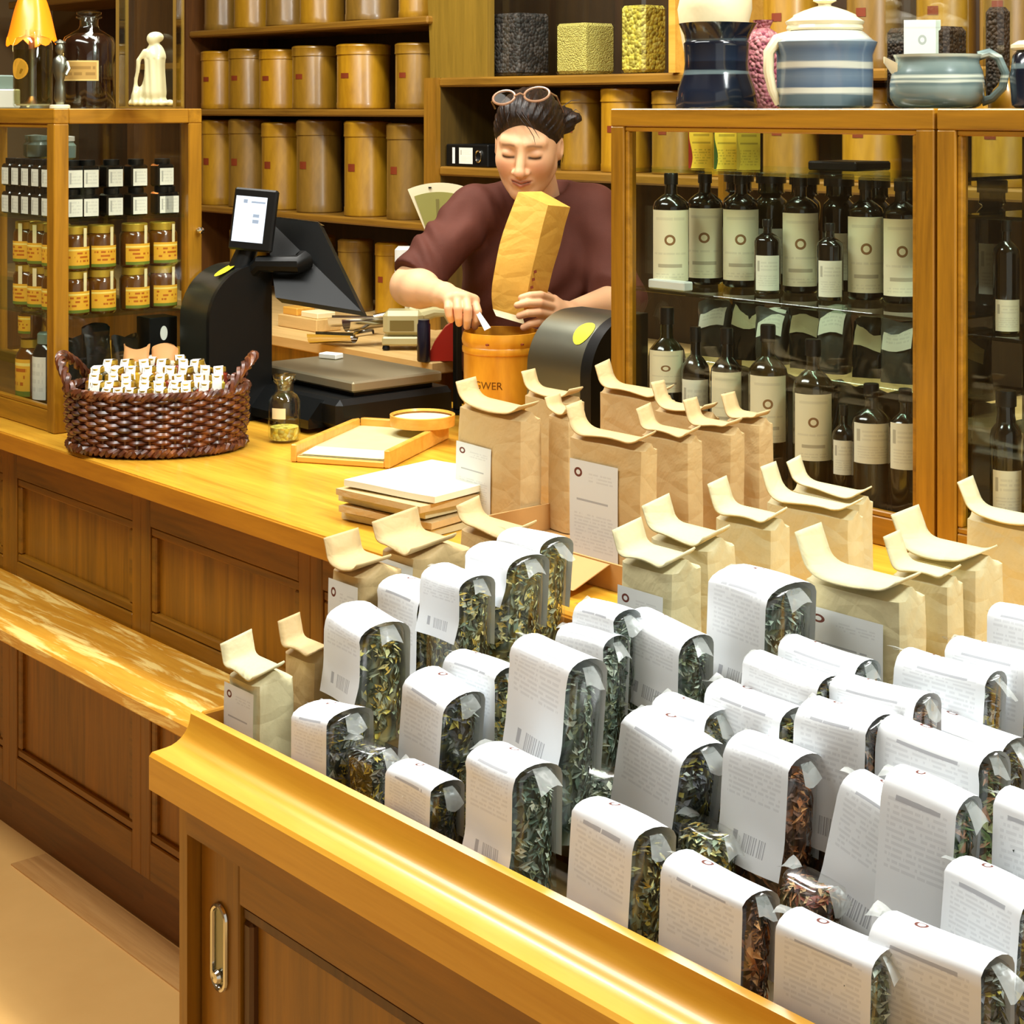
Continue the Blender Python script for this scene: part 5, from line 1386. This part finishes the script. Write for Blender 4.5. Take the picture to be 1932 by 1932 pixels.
# hair, pinned up with a small bun and loose strands
def f_hair(P):
    Q = to_head(P); A = np.abs(Q[0]); S = (A, Q[1], Q[2])
    d = sd_ell(Q, (0,.020,.036), (.0835,.104,.094))
    d = smin(d, sd_ell(Q, (.0,-.03,.088), (.058,.048,.034)), .03)        # height above the brow
    d = smin(d, sd_ell(Q, (.070,.085,.035), (.034,.036,.034)), .012)     # bun
    d = smin(d, sd_ell(Q, (.098,.080,.045), (.020,.018,.012)), .010)
    hl = (Q[1]+.070)*-.80+(Q[2]-.066)*-.58-.10*A+.9*np.maximum(A-.058,0)                          # in front of the hairline
    d = smax(d, hl, .010)
    ear = sd_ell(S, (.080,.004,-.022), (.022,.030,.036)); d = smax(d, -ear, .008)
    d = smax(d, -(Q[2]+.075), .012)
    an = np.arctan2(Q[0]+.01, Q[2]+.015)
    st_ = (.0012*np.sin(46*an+14*Q[1]+1.2*np.sin(40*Q[1]))+.0006*np.sin(97*an-25*Q[1]))*np.clip((-hl-.004)*90, 0, 1)
    return (d+st_)*HS
hair_me = sdf_mesh('hair', [(f_hair, HC-.145, HC+.155, .0024)])
t = NT('dark_brown_hair'); v = t.coord('Object', (1.2, .5, .5))
hn = t.noise(t.coord('Object', (260, 90, 60)), 1.0, 3, .6, .5)
M['hair'] = t.done(t.bsdf(t.ramp(hn, [(.35, L(16,10,8)), (.6, L(38,24,16)), (.78, L(84,48,28))]), .42, 0, t.bump(hn, .5, .003), .4))
hair = link('hair', hair_me, M['hair'], body)
stm = MB()
def hp(*a): return Vector([float(q) for q in head_pt(*a)])
strands = [[(-.012,-.080,.100),(.004,-.094,.085),(.020,-.096,.068),(.030,-.091,.048),(.033,-.088,.028)], [(-.004,-.080,.102),(.014,-.091,.085),(.032,-.090,.064),(.042,-.082,.042)],
           [(.0,-.076,.104),(.018,-.088,.084),(.036,-.086,.056)], [(-.03,-.07,.1),(-.034,-.085,.085),(-.028,-.092,.07)], [(.07,.09,.04),(.1,.1,.06),(.115,.095,.05)], [(.078,.02,.0),(.082,.018,-.03),(.08,.02,-.05)],
           [(.06,.1,.06),(.085,.12,.075),(.11,.115,.08)]]
for s in strands: stm.tube([hp(*p) for p in s], [.0009]*(len(s)-1)+[.0003], 5)
st2 = stm.build('loose_strands', M['hair'], hair); st2['kind'] = 'stuff'

# glasses pushed up on the head
gl = thing('eyeglasses', 'brown rimmed eyeglasses pushed up onto the dark hair', 'glasses', (pw.x, pw.y, 0), YAW)
M['specs'] = m_plain('glasses_frame', L(150,112,84), .25, coat=.4)
def ell_ring(cx, cy, rx, ry, d0, tilt, slope):
    pts = []
    for k in range(28):
        a = 2*math.pi*k/28; x = rx*math.cos(a); y = ry*math.sin(a)
        X = x*math.cos(tilt)-y*math.sin(tilt); Y = x*math.sin(tilt)+y*math.cos(tilt)
        pts.append(Vector([float(q) for q in LP(cx+X, cy+Y, d0+slope*(-Y)*.0012)]))
    return pts
r1 = ell_ring(951, 184, 21, 12.5, 3.868, -.22, .9); r2 = ell_ring(1013, 178, 24, 13, 3.870, -.14, .9)
MB().tube(r1, .0028, 7, closed=True).build('rim', M['specs'], gl); MB().tube(r2, .0028, 7, closed=True).build('rim', M['specs'], gl)
M['lens'] = m_glass('spectacle_lens', (.9,.86,.8,1), .03)
MB().add(r1, [list(range(28))]).build('lens', M['lens'], gl); MB().add(r2, [list(range(28))]).build('lens', M['lens'], gl)
V_ = lambda *a: Vector([float(q) for q in LP(*a)])
MB().tube([V_(971,181,3.867), V_(981,176,3.862), V_(990,180,3.867)], .0022, 6).build('bridge', M['specs'], gl)
MB().tube([V_(1036,174,3.872), V_(1050,182,3.90), V_(1060,205,3.97), V_(1066,225,4.02)], .0022, 6).build('temple', M['specs'], gl)
MB().tube([V_(931,188,3.87), V_(928,192,3.92), V_(934,205,4.0)], .0022, 6).build('temple', M['specs'], gl)

# paper bag in her left hand
pb = thing('held_paper_bag', 'yellowish kraft paper bag held upright in front of her chest', 'bag', (pw.x, pw.y, 0), YAW)
bot = [LP(930,583,3.715), LP(986,598,3.700), LP(1026,580,3.750), LP(962,566,3.780)]
midr = [LP(936,490,3.712), LP(1008,492,3.700), LP(1052,478,3.762), LP(985,470,3.79)]
top = [LP(978,362,3.735), LP(1034,387,3.722), LP(1076,391,3.775), LP(1022,361,3.80)]
def ringp(s, q):
    k = int(s*4) % 4; f = s*4-int(s*4)
    def at(rg): return rg[k]*(1-f)+rg[(k+1) % 4]*f
    b = at(bot)*((1-q)*(1-2*q))+at(midr)*(4*q*(1-q))+at(top)*(q*(2*q-1))
    c = (sum(bot)/4)*((1-q)*(1-2*q))+(sum(midr)/4)*(4*q*(1-q))+(sum(top)/4)*(q*(2*q-1))
    bul = 1+.05*math.sin(math.pi*f)*math.sin(math.pi*q)+.018*math.sin(11*q+7*k+9*f)*math.sin(math.pi*q)
    r = c+(b-c)*bul
    return tuple(float(a) for a in r)
M['held_kraft'] = m_kraft('held_kraft_paper', L(222,172,74))
mb = MB(); mb.grid(ringp, 24, 14, uv=False); mb.add([ringp(k/24, 1) for k in range(24)], [list(range(24))]); 
mb.build('bag', M['held_kraft'], pb, angle=32)
mb = MB(); mb.grid(lambda s, q: tuple(float(a) for a in ((bot[0]*(1-s)+bot[1]*s)*(1-q)+(LP(936,596,3.70)*(1-s)+LP(990,612,3.69)*s)*q)), 6, 2, uv=False); mb.build('lower_fold', M['kraft_pale'], pb)
mk = MB()
for k in range(5):
    a = np.array(ringp(.27, .1+.07*k)); x = .004
    nrm_ = np.array((.02,-.0015,0)); mk.add([tuple(a+np.array((.002,-.0012,0))), tuple(a+np.array((.008,-.0008,.002))), tuple(a+np.array((.007,-.0008,.008))), tuple(a+np.array((.001,-.0012,.006)))], [(0,1,2,3)])
mk.build('printed_border', M['emblem'], pb)['kind'] = 'stuff'
# paper slip between the fingers of her right hand
ps = thing('paper_slip', 'white paper slip pinched in her right hand over the open tin', 'paper', (pw.x, pw.y, 0), YAW)
cpt = [LP(897,590,3.632), LP(905,588,3.632), LP(926,618,3.62), LP(914,624,3.62)]
MB().add([tuple(float(a) for a in c) for c in cpt]+[tuple(float(a) for a in c+np.array((0,.001,.0))) for c in cpt], [(0,1,2,3),(7,6,5,4),(0,4,5,1),(1,5,6,2),(2,6,7,3),(3,7,4,0)]).build('slip', M['paper_white'], ps, smooth=False)
# ------------------------------------------------------------------ bags: placed by the near vertical edge of each bag
TIER = [(-.515, -.36, .765), (-.36, -.19, .805), (-.19, 0, .848), (0, 2, ZC)]
def solve(xl, xr, y, xs, hz, z0, rz):
    """near front edge at picture column xr, its top at row y and hz above the base; xl / xs are the outer silhouettes"""
    cu, su_ = math.cos(rz), math.sin(rz)
    def at(z):
        p = on_z(xr, y, z+hz); Z = depth_of(p)
        w = (xr-xl)*Z/F/(CS*cu+SN*su_); d = (xs-xr)*Z/F/max(.2, -CS*su_+SN*cu)
        w = max(w, .05); d = min(max(d, .04), .10)
        c = Vector((p.x, p.y, 0))-Vector((w/2*cu+d/2*su_, w/2*su_-d/2*cu, 0))
        return c, w, d
    if z0 is None:
        best = None
        for (a, b, z) in TIER:
            c, w, d = at(z); e = 0 if a <= c.y < b else min(abs(c.y-a), abs(c.y-b))
            if best is None or e < best[0]: best = (e, z)
        z0 = best[1]
    c, w, d = at(z0)
    # a bag reaching a little over the next riser stands just in front of it
    for (a, b, z) in TIER[:3]:
        if abs(z-z0) < 1e-6 and b-.003 < c.y+d/2 < b+.016: c.y = b-.003-d/2
    return (c.x, c.y, z0), w, d

BAGS = []
def rrect(a, w, d, p=4.0):
    c, s = math.cos(a), math.sin(a)
    r = (abs(c)**p+abs(s)**p)**(-1/p)
    return w/2*c*r, d/2*s*r
def kraft_bag(name_lbl, xl, xr, y, xs, hb, z0=None, rz=0.0, ears=(.05, .025), mat='kraft', label=None, roll=0.0, group='kraft paper bags', full=False):
    loc, w, d = solve(xl, xr, y, xs, hb, z0, rz)
    if ZC-.001 < loc[2] < ZC+.001 and loc[1] > .14 and 1000 < xr < 1480: loc = (loc[0], loc[1], ZC+.0052)
    rr = random.Random(int(xl*7+y)); ph = [rr.uniform(0, 6.28) for _ in range(6)]
    o = thing('kraft_bag', name_lbl, 'paper bag', (loc[0], loc[1], loc[2]+w/2*abs(math.sin(roll))), group=group, rot=(0, roll, rz)); BAGS.append([o, w*1.03, d*1.08, hb*1.2, rz, Vector(o.location)])
    zr, df = hb+min(.25*d, .013), .10
    def body(s, q):
        a = 2*math.pi*s
        if q <= .75:
            t_ = q/.75; z = hb*t_; k = 1.0
        else:
            t_ = (q-.75)/.25; z = hb+(zr-hb)*t_; k = 1-(1-df)*t_**.8
        x, yy = rrect(a, w, d, 6 if q < .8 else 4)
        bul = 1+.04*math.sin(math.pi*min(1, q/.75))+.012*math.sin(9*q*2+ph[0]+2*a)*min(1, 4*q)+.010*math.sin(17*q+ph[1]-3*a)*min(1, 4*q)
        xx = x*(1+.02*math.sin(6*q+ph[2]))+.0*q
        return (xx, yy*k*bul, z)
    mb = MB(); mb.grid(body, 28, 16, uv=False); mb.add([body(k/28, 0) for k in range(28)], [list(range(28))[::-1]]); mb.add([body(k/28, 1) for k in range(28)], [list(range(28))])
    b = mb.build('body', M[mat], o, angle=40)
    el, er = ears[0]*.52, ears[1]*.8
    NF = 28; Lt = w*1.02+el; px_, pz_ = [0.0], [0.0]
    for i in range(NF):
        l = (i+.5)/NF*Lt
        if l < el*.9: an = 60
        elif l < el*.9+.30*w: k_ = (l-el*.9)/(.30*w); an = 60*(1-k_)**1.6
        elif l > Lt-.24*w: k_ = (l-(Lt-.24*w))/(.24*w); an = -math.degrees(math.atan2(er, .16*w))*k_
        else: an = 0
        an = math.radians(an)
        px_.append(px_[-1]+Lt/NF*math.cos(an)); pz_.append(pz_[-1]-Lt/NF*math.sin(an))
    zmin = min(pz_); ox = .52*w-px_[-1]
    def flap(s, q):
        # rolled top: left end stands up as an ear, flat over the bag, right end turned up
        i = min(int(s*NF), NF-1); f = s*NF-i
        x = ox+px_[i]*(1-f)+px_[i+1]*f; lift = pz_[i]*(1-f)+pz_[i+1]*f-zmin
        y0, y1 = .16*d, -.60*d
        return (x, y0+(y1-y0)*q+.15*lift, zr+.003+(hb+.006-zr)*q+lift+.003*math.sin(7*s+ph[3])*q)
    fl = MB(); fl.grid(flap, 28, 4, uv=False)
    f = fl.build('folded_top', M[mat], o, angle=50)
    so = f.modifiers.new('thickness', 'SOLIDIFY'); so.thickness = .0022; so.offset = 1
    if label or full:
        u0, u1, z_0, z_1 = label if label else (.03, .97, .03, .93)
        def lab(s, q):
            X = -w/2+w*(u0+(u1-u0)*s); zz = hb*(z_0+(z_1-z_0)*q)
            # follow the bag's front surface
            qq = zz/hb*.75; best = 0
            a0 = -math.pi/2+math.asin(max(-1, min(1, X/(w/2)*.98)))*.55
            X2, Y2, _ = body((a0/(2*math.pi)) % 1.0, qq)
            return (X, -d/2*(1+.04*math.sin(math.pi*min(1, qq/.75))+.028)-.0012, zz)
        MB().grid(lab, 4, 6).build('label', M['sheet_label'], o)
    return o

PAL = {'sage': [L(96,112,98), L(150,166,150), L(52,66,54), L(196,204,186), L(120,128,96), L(70,88,74)],
       'gold': [L(84,86,54), L(222,188,86), L(128,122,76), L(52,56,38), L(236,220,150), L(130,146,122), L(170,176,150)],
       'brown': [L(116,74,42), L(168,104,58), L(72,44,28), L(206,150,96), L(140,104,84)],
       'mallow': [L(50,56,50), L(110,112,118), L(80,88,70), L(180,166,80), L(160,166,158), L(38,42,36)],
       'rose': [L(120,60,44), L(90,84,50), L(160,110,70), L(70,50,40), L(180,150,110)],
       'green': [L(56,80,52), L(108,132,84), L(36,52,36), L(160,168,120), L(176,132,100)]}
t = NT('dried_herbs'); ca = t.n('ShaderNodeVertexColor'); ca.layer_name = 'Col'
M['herbs'] = t.done(t.bsdf(ca.outputs[0], .6, 0, None, .3))
def herb_mesh(w, d, h, pal, seed):
    r = random.Random(seed); cols = PAL[pal]; V, Fs, CO = [], [], []
    nu, nv = 26, 12
    def surf(s, q, off=0):
        a = 2*math.pi*s
        k = 1.0 if q < .80 else math.sqrt(max(0, 1-((q-.80)/.20)**2))
        x, y = rrect(a, w*.94, d*.86, 5)
        z = h*.93*q
        return Vector((x*(k*.25+.75), y*k, z+.001))
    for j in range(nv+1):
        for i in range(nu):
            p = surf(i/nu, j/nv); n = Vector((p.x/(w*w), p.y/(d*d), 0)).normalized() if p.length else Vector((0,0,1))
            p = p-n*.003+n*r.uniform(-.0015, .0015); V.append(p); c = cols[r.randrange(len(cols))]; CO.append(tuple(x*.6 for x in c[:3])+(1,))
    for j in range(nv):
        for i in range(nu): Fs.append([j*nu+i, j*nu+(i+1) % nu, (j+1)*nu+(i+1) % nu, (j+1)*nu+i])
    for k in range(760):
        s, q = r.random(), .09+.91*r.random()**.85
        p = surf(s, q); n = Vector((p.x/(w*w), p.y/(d*d), .0 if q < .8 else 90*((q-.8)/.2)**2)).normalized()
        tt = n.orthogonal().normalized(); bb_ = n.cross(tt); g = r.uniform(0, 6.28)
        e1 = (tt*math.cos(g)+bb_*math.sin(g)); e2 = n.cross(e1)
        la, lb_ = r.uniform(.0035, .0095), r.uniform(.0014, .0036)
        e1 = (e1+n*r.uniform(-.22, .22)).normalized(); o = len(V)
        V += [p-e1*la, p+e2*lb_+n*.0008, p+e1*la, p-e2*lb_+n*.0008]; Fs.append([o, o+1, o+2, o+3])
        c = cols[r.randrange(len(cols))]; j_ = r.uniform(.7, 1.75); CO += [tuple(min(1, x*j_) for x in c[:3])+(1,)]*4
    me = bpy.data.meshes.new('dried_herbs'); me.from_pydata([tuple(p) for p in V], [], Fs)
    at = me.color_attributes.new('Col', 'FLOAT_COLOR', 'POINT')
    at.data.foreach_set('color', np.array(CO, dtype=np.float32).ravel())
    return me
def clear_bag(lbl, xl, xr, y, xs, h, pal='sage', z0=None, rz=0.0, roll=0.0, pitch=0.0, lz=.22, group='clear tea bags on the display table', wing=True, lw=(.02, .98), gs=.90):
    sd_ = int(xl*3+y*5); rr = random.Random(sd_)
    rz += rr.uniform(-.11, .09); roll += math.radians(rr.uniform(-2.5, 3.0)); pitch += math.radians(rr.uniform(-5.0, 1.0))
    loc, w, d = solve(xl, xr, y, xs, h*gs, z0, rz); ph = [rr.uniform(0, 6.28) for _ in range(6)]
    loc = (loc[0], loc[1], loc[2]+.001+w*.53*abs(math.sin(roll))+d*.53*abs(math.sin(pitch)))
    o = thing('tea_bag', lbl, 'tea bag', loc, group=group, rot=(pitch, roll, rz)); BAGS.append([o, w*1.04, d*1.04+.006, h, rz, Vector(o.location)])
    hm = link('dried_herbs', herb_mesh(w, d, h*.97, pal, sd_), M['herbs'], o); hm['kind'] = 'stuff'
    # path of the film and the label over the top: (y, z)
    def path(q, off):
        f0 = .90*h; ry, rz_ = d/2+off, .095*h+off
        if q < .5: return (-ry, f0*q/.5)
        if q < .8: a = math.pi*(q-.5)/.3; return (-ry*math.cos(a), f0+rz_*math.sin(a)**.85)
        return (ry, f0*(1-(q-.8)/.2*.9))
    film = MB()
    def shell(s, q):
        a = 2*math.pi*s; x, yy = rrect(a, w, d, 6)
        k = 1.0 if q < .78 else math.sqrt(max(0, 1-((q-.78)/.22)**2))
        wr = 1+.018*math.sin(11*a+ph[0]+6*q)+.012*math.sin(23*a+ph[1]-11*q)
        return (x*wr*(1+.02*q), yy*k*wr, (.90*h*q/.78 if q < .78 else .90*h+.09*h*(q-.78)/.22))
    film.grid(shell, 32, 14, uv=False)
    film.build('cellophane', M['cello'], o, angle=50)
    if wing:
        sx_ = rr.choice((.012, .016, .022))
        def wf(s, q): return (w/2*.9+sx_*s, -d*.10-.006*s+(d*.30+.010*s)*q, h*.965-.010*s-.006*s*s+.004*math.sin(4*q+ph[3])*s)
        MB().grid(wf, 4, 4, uv=False).build('film_flap', M['cello_flap'], o)
        MB().grid(lambda s, q: (-wf(s, q)[0], wf(s, q)[1], wf(s, q)[2]+.016*s), 4, 4, uv=False).build('film_flap', M['cello_flap'], o)
    if lz is None: return o
    q0 = .5*lz/.90
    def lab(s, q):
        qq = q0+(.93-q0)*q
        yy, z = path(qq, .0022)
        bend = .006*max(0, 1-q*7)
        x = -w/2+w*(lw[0]+(lw[1]-lw[0])*s)
        return (x, yy-bend*(1+.5*math.sin(4*s+ph[4]))-(.0015*math.sin(3*s+ph[5]) if qq < .5 else 0), z+.0025*math.sin(2.5*s+ph[1])*(qq > .5))
    MB().grid(lab, 6, 24).build('paper_label', M['tea_label'], o, angle=60)
    return o
t = NT('film_flap'); v = t.coord()
tr_ = t.n('ShaderNodeBsdfTransparent'); tr_.inputs[0].default_value = (.95,.97,.96,1)
df_ = t.bsdf(L(226,230,226), .25, 0, t.bump(t.noise(v, 60, 2), .4, .004), .6)
mx_ = t.n('ShaderNodeMixShader'); mx_.inputs[0].default_value = .38; t.t.links.new(tr_.outputs[0], mx_.inputs[1]); t.t.links.new(df_, mx_.inputs[2])
M['cello_flap'] = t.done(mx_.outputs[0])

# cardboard tray under the tall bags
M['card'] = m_plain('corrugated_card', L(190,146,86), .7, var=.08)
ct = thing('cardboard_tray', 'low open cardboard carton under the tall kraft bags on the counter', 'carton', (0, 0, ZC))
MB().box(.29, .67, .122, .58, 0, .0035).build('bottom', M['card'], ct)
MB().box(.29, .67, .117, .121, 0, .038).build('front_wall', M['card'], ct)
MB().box(.666, .67, .122, .58, 0, .045).build('side_wall', M['card'], ct)
MB().box(.285, .289, .122, .58, 0, .045).build('side_wall', M['card'], ct)
MB().prism([(.117,.036),(.113,.036),(.045,.012),(.049,.012)], 'x', .40, .60).build('front_flap', M['card'], ct)
kb_ = kraft_bag
LB1 = (.05, .60, .08, .70); LB3 = (.06, .72, .0, .84)
kb_('tall kraft bag with printed label leaning left beside the paper stack', 852, 978, 798, 1028, .181, ZC, ears=(.030,.03), label=LB1, roll=math.radians(1.5))
kb_('narrow tall kraft bag squeezed between the two labelled tall bags', 1030, 1068, 800, 1086, .181, ZC, rz=-.12, ears=(.03,.03))
kb_('tall kraft bag whose printed label reaches its foot, in the carton', 1074, 1208, 862, 1250, .182, ZC, ears=(.05,.03), label=LB3)
kb_('tall kraft bag directly behind the one with the long label', 1212, 1296, 846, 1332, .18, ZC, ears=(.05,.03))
kb_('tall kraft bag, second behind the one with the long label', 1302, 1376, 830, 1412, .18, ZC, ears=(.05,.035))
kb_('tall kraft bag, last of the slanting row before the glass case', 1374, 1430, 812, 1468, .18, ZC, ears=(.05,.045))
kb_('tall kraft bag at the back, in front of the steel drum scale', 1132, 1245, 768, 1284, .18, ZC, ears=(.055,.03))
kb_('tall kraft bag with raised left ear, back middle of the tall group', 1240, 1330, 800, 1362, .18, ZC, ears=(.05,.03))
kb_('tall kraft bag behind the leaning labelled one, ears below the tin lettering', 985, 1075, 770, 1110, .18, ZC, ears=(.04,.035))
kb_('kraft bag with white front label at the left corner of the table', 394, 466, 1292, 536, .11, ears=(.05,.02), full=True, mat='kraft_pale')
kb_('brown kraft bag with a dark side just behind the corner bag', 478, 543, 1236, 592, .12, ears=(.05,.015), mat='kraft')
kb_('tall kraft bag with white front at the left end, third from the corner', 589, 655, 1083, 735, .15, ears=(.05,.02), full=True, mat='kraft')
kb_('wide kraft bag beside the paper stack with white front', 668, 745, 1050, 860, .12, .848, ears=(.05,.03), full=True, mat='kraft')
kb_('kraft bag with a dark open fold touching the stack of flat bags', 700, 808, 985, 862, .125, .848, ears=(.03,.035), mat='kraft')
kb_('kraft bag with white label in front of the tall carton group', 1170, 1262, 1088, 1340, .15, ears=(.05,.035), label=(.05,.92,.05,.82), mat='kraft_pale')
kb_('kraft bag second in the slanting middle row, big left ear', 1228, 1330, 1045, 1405, .12, ZC, ears=(.055,.04), mat='kraft_pale')
kb_('kraft bag third in the slanting middle row', 1356, 1452, 1012, 1505, .12, ZC, ears=(.06,.035), mat='kraft_pale')
kb_('kraft bag fourth in the slanting middle row with rolled top', 1462, 1600, 985, 1645, .12, ZC, ears=(.055,.03), mat='kraft_pale')
kb_('kraft bag last of the slanting middle row, next to the glass case', 1510, 1620, 955, 1660, .12, ZC, ears=(.05,.02), mat='kraft_pale')
kb_('large pale kraft bag with square label on the right of the table', 1540, 1692, 1142, 1772, .13, ZC, ears=(.065,.03), label=(.06,.88,.0,.80), mat='kraft_pale')
kb_('pale kraft bag right behind the large labelled one', 1700, 1785, 1112, 1830, .13, ZC, ears=(.06,.03), mat='kraft_pale')
kb_('pale kraft bag with wide flat fold at the right of the table', 1725, 1835, 1082, 1922, .14, ZC, ears=(.06,.015), mat='kraft_pale')
kb_('pale kraft bag with tall left ear cut by the right picture edge', 1850, 1960, 1010, 2010, .13, ZC, ears=(.06,.02), mat='kraft_pale')
CB = clear_bag
fr = 'front row of the table'
CB('small clear bag of green-brown tea, first in the front row beside the corner kraft bag', 540, 620, 1388, 697, .115, 'mallow', lz=.15)
CB('low clear bag with crumpled label, second in the front row', 715, 810, 1512, 868, .100, 'mallow', lz=.12, z0=.765)
CB('clear bag of grey-green herbs, third in the front row', 872, 971, 1502, 1059, .148, 'sage', lz=0.26, z0=.765)
CB('clear bag of dark tea with yellow flowers, fourth in the front row', 1064, 1182, 1626, 1262, .138, 'gold', lz=.10, z0=.765)
CB('clear bag of reddish tea, fifth in the front row by the rim', 1252, 1392, 1748, 1462, .128, 'brown', lz=.10, z0=.765)
CB('clear bag at the bottom picture edge, sixth in the front row', 1460, 1624, 1860, 1672, .128, 'sage', lz=.10, z0=.765)
CB('clear bag with long pale label at the bottom right corner', 1664, 1840, 1880, 1905, .145, 'mallow', lz=.10, z0=.765)
CB('clear bag of long dark leaves, second row, behind the corner bags', 600, 678, 1212, 765, .185, 'gold', lz=.46, z0=.765)
CB('clear bag with long leaning label, second row, over the crumpled one', 745, 832, 1345, 905, .158, 'mallow', lz=0.18, z0=.765, roll=math.radians(4))
CB('big clear bag of grey-green leaves with emblem label, second row centre', 955, 1068, 1292, 1140, .19, 'sage', lz=.36, z0=.805, roll=math.radians(4))
CB('clear bag with purple-shaded label leaning right, second row', 1140, 1255, 1437, 1345, .158, 'mallow', lz=0.22, z0=.765, roll=math.radians(6))
CB('clear bag of brown rose hips with bluish label, second row', 1366, 1474, 1478, 1548, .172, 'brown', lz=.34, z0=.765)
CB('clear bag tilted right with long white label, second row right', 1556, 1672, 1590, 1735, .160, 'mallow', lz=0.2, z0=.765, roll=math.radians(10))
CB('clear bag of green leaves hidden behind the tilted one', 1650, 1768, 1545, 1815, .165, 'green', lz=.10, roll=math.radians(5))
CB('clear bag lying low at the right edge below the green bag', 1800, 1915, 1745, 1990, .120, 'mallow', lz=.10)
CB('clear bag of chamomile, left of the two beside the white-front kraft bag', 712, 800, 1150, 860, .148, 'gold', lz=.15)
CB('clear bag with narrow label behind the chamomile bag', 782, 862, 1118, 925, .140, 'gold', z0=.848, lz=.45)
CB('clear bag with round white top and mixed herbs, third row left', 858, 945, 1090, 1022, .150, 'gold', lz=.62)
CB('clear bag of mixed herbs in front of the cardboard carton', 922, 1008, 1055, 1070, .150, 'gold', lz=.6)
CB('clear bag showing only its label top behind the two leaning labels', 825, 930, 1300, 960, .130, 'gold', lz=.2)
CB('clear bag with bluish leaves, third row beside the kraft bag with white label', 1165, 1270, 1235, 1335, .160, 'sage', z0=.805, lz=.4)
CB('clear bag with its film knot raised behind the big emblem label', 1075, 1150, 1190, 1190, .130, 'sage', lz=.2)
CB('clear bag wedged right of the big emblem label', 1060, 1150, 1240, 1200, .148, 'sage', z0=.805, lz=.3)
CB('clear bag of pale leaves left of the large pale kraft bag', 1330, 1433, 1150, 1538, .170, 'sage', lz=.22)
CB('clear bag with low white label behind the brown rose hip bag, left', 1250, 1345, 1385, 1400, .130, 'gold', lz=.15)
CB('clear bag with yellow-brown tea behind the rose hip bag', 1352, 1480, 1375, 1515, .150, 'gold', lz=.2)
CB('clear bag of mixed petals in the middle right of the table', 1512, 1630, 1398, 1702, .170, 'rose', lz=0.22)
CB('clear bag of green-brown leaves with wide label, right of the petals', 1702, 1856, 1478, 1918, .170, 'green', lz=0.14)
CB('clear bag cut by the right picture edge beside the wide label', 1895, 2010, 1600, 2060, .165, 'green', lz=.10, z0=.805)
CB('clear bag below the large pale kraft bag, left one', 1460, 1590, 1292, 1640, .140, 'sage', lz=.2)
CB('clear bag lying flat left of the petals, white label up', 1400, 1530, 1328, 1570, .135, 'gold', z0=.848, lz=.3)
CB('clear bag between the petals and the large pale kraft bag', 1575, 1715, 1370, 1770, .138, 'rose', z0=.848, lz=.2)
CB('clear bag below the large pale kraft bag, right one', 1690, 1835, 1320, 1870, .148, 'mallow', lz=.2)
CB('clear bag at the right edge above the wide label', 1755, 1900, 1430, 1940, .150, 'mallow', z0=.805, lz=.2)
CB('clear bag at the right edge below the flat-fold kraft bag', 1800, 1925, 1290, 1980, .155, 'mallow', lz=.2)
CB('farthest clear bag at the right edge beside the pale kraft bags', 1890, 1990, 1218, 2040, .145, 'sage', lz=.2)

CB('low clear bag almost hidden behind the third front bag', 1084, 1150, 1500, 1205, .100, 'sage', z0=.765, lz=None)
CB('low clear bag almost hidden between the leaning label and the rose hips', 1285, 1345, 1600, 1400, .095, 'gold', z0=.765, lz=None)
CB('low clear bag almost hidden behind the first front bag', 650, 712, 1440, 765, .095, 'mallow', z0=.765, lz=None)
CB('low clear bag almost hidden behind the crumpled label', 840, 890, 1470, 935, .085, 'gold', z0=.765, lz=None)
CB('low clear bag between the tilted bag and the rose hips', 1490, 1545, 1700, 1590, .095, 'rose', z0=.765, lz=None)

# settle: neighbouring bags push each other apart a little, nobody leaves its tier
def tier_of(z): return min(TIER, key=lambda t_: abs(t_[2]-z))
for it in range(60):
    for i in range(len(BAGS)):
        for j in range(i):
            A, B = BAGS[i], BAGS[j]
            pa, pb_ = A[0].location, B[0].location
            if pa.z > pb_.z+B[3] or pb_.z > pa.z+A[3]: continue
            ea = (abs(A[1]*math.cos(A[4]))+abs(A[2]*math.sin(A[4])), abs(A[2]*math.cos(A[4]))+abs(A[1]*math.sin(A[4])))
            eb = (abs(B[1]*math.cos(B[4]))+abs(B[2]*math.sin(B[4])), abs(B[2]*math.cos(B[4]))+abs(B[1]*math.sin(B[4])))
            ox_ = (ea[0]+eb[0])/2-abs(pa.x-pb_.x); oy_ = (ea[1]+eb[1])/2-abs(pa.y-pb_.y)
            if ox_ <= 0 or oy_ <= 0: continue
            k_ = 0 if ox_ < oy_ else 1; mv = min(ox_, oy_)*.26*(1 if pa[k_] >= pb_[k_] else -1)
            pa[k_] += mv; pb_[k_] -= mv
    for A in BAGS:
        q = A[0].location; h0 = A[5]
        for k_ in (0, 1): q[k_] = min(max(q[k_], h0[k_]-.010), h0[k_]+.010)
        if abs(tier_of(q.z)[2]-TIER[0][2]) < 1e-6: q.y = max(q.y, -.508+A[2]/2)
        if q.z < ZC-.01: q.x = max(q.x, (.556 if q.z < .795 else .490)+A[1]/2)
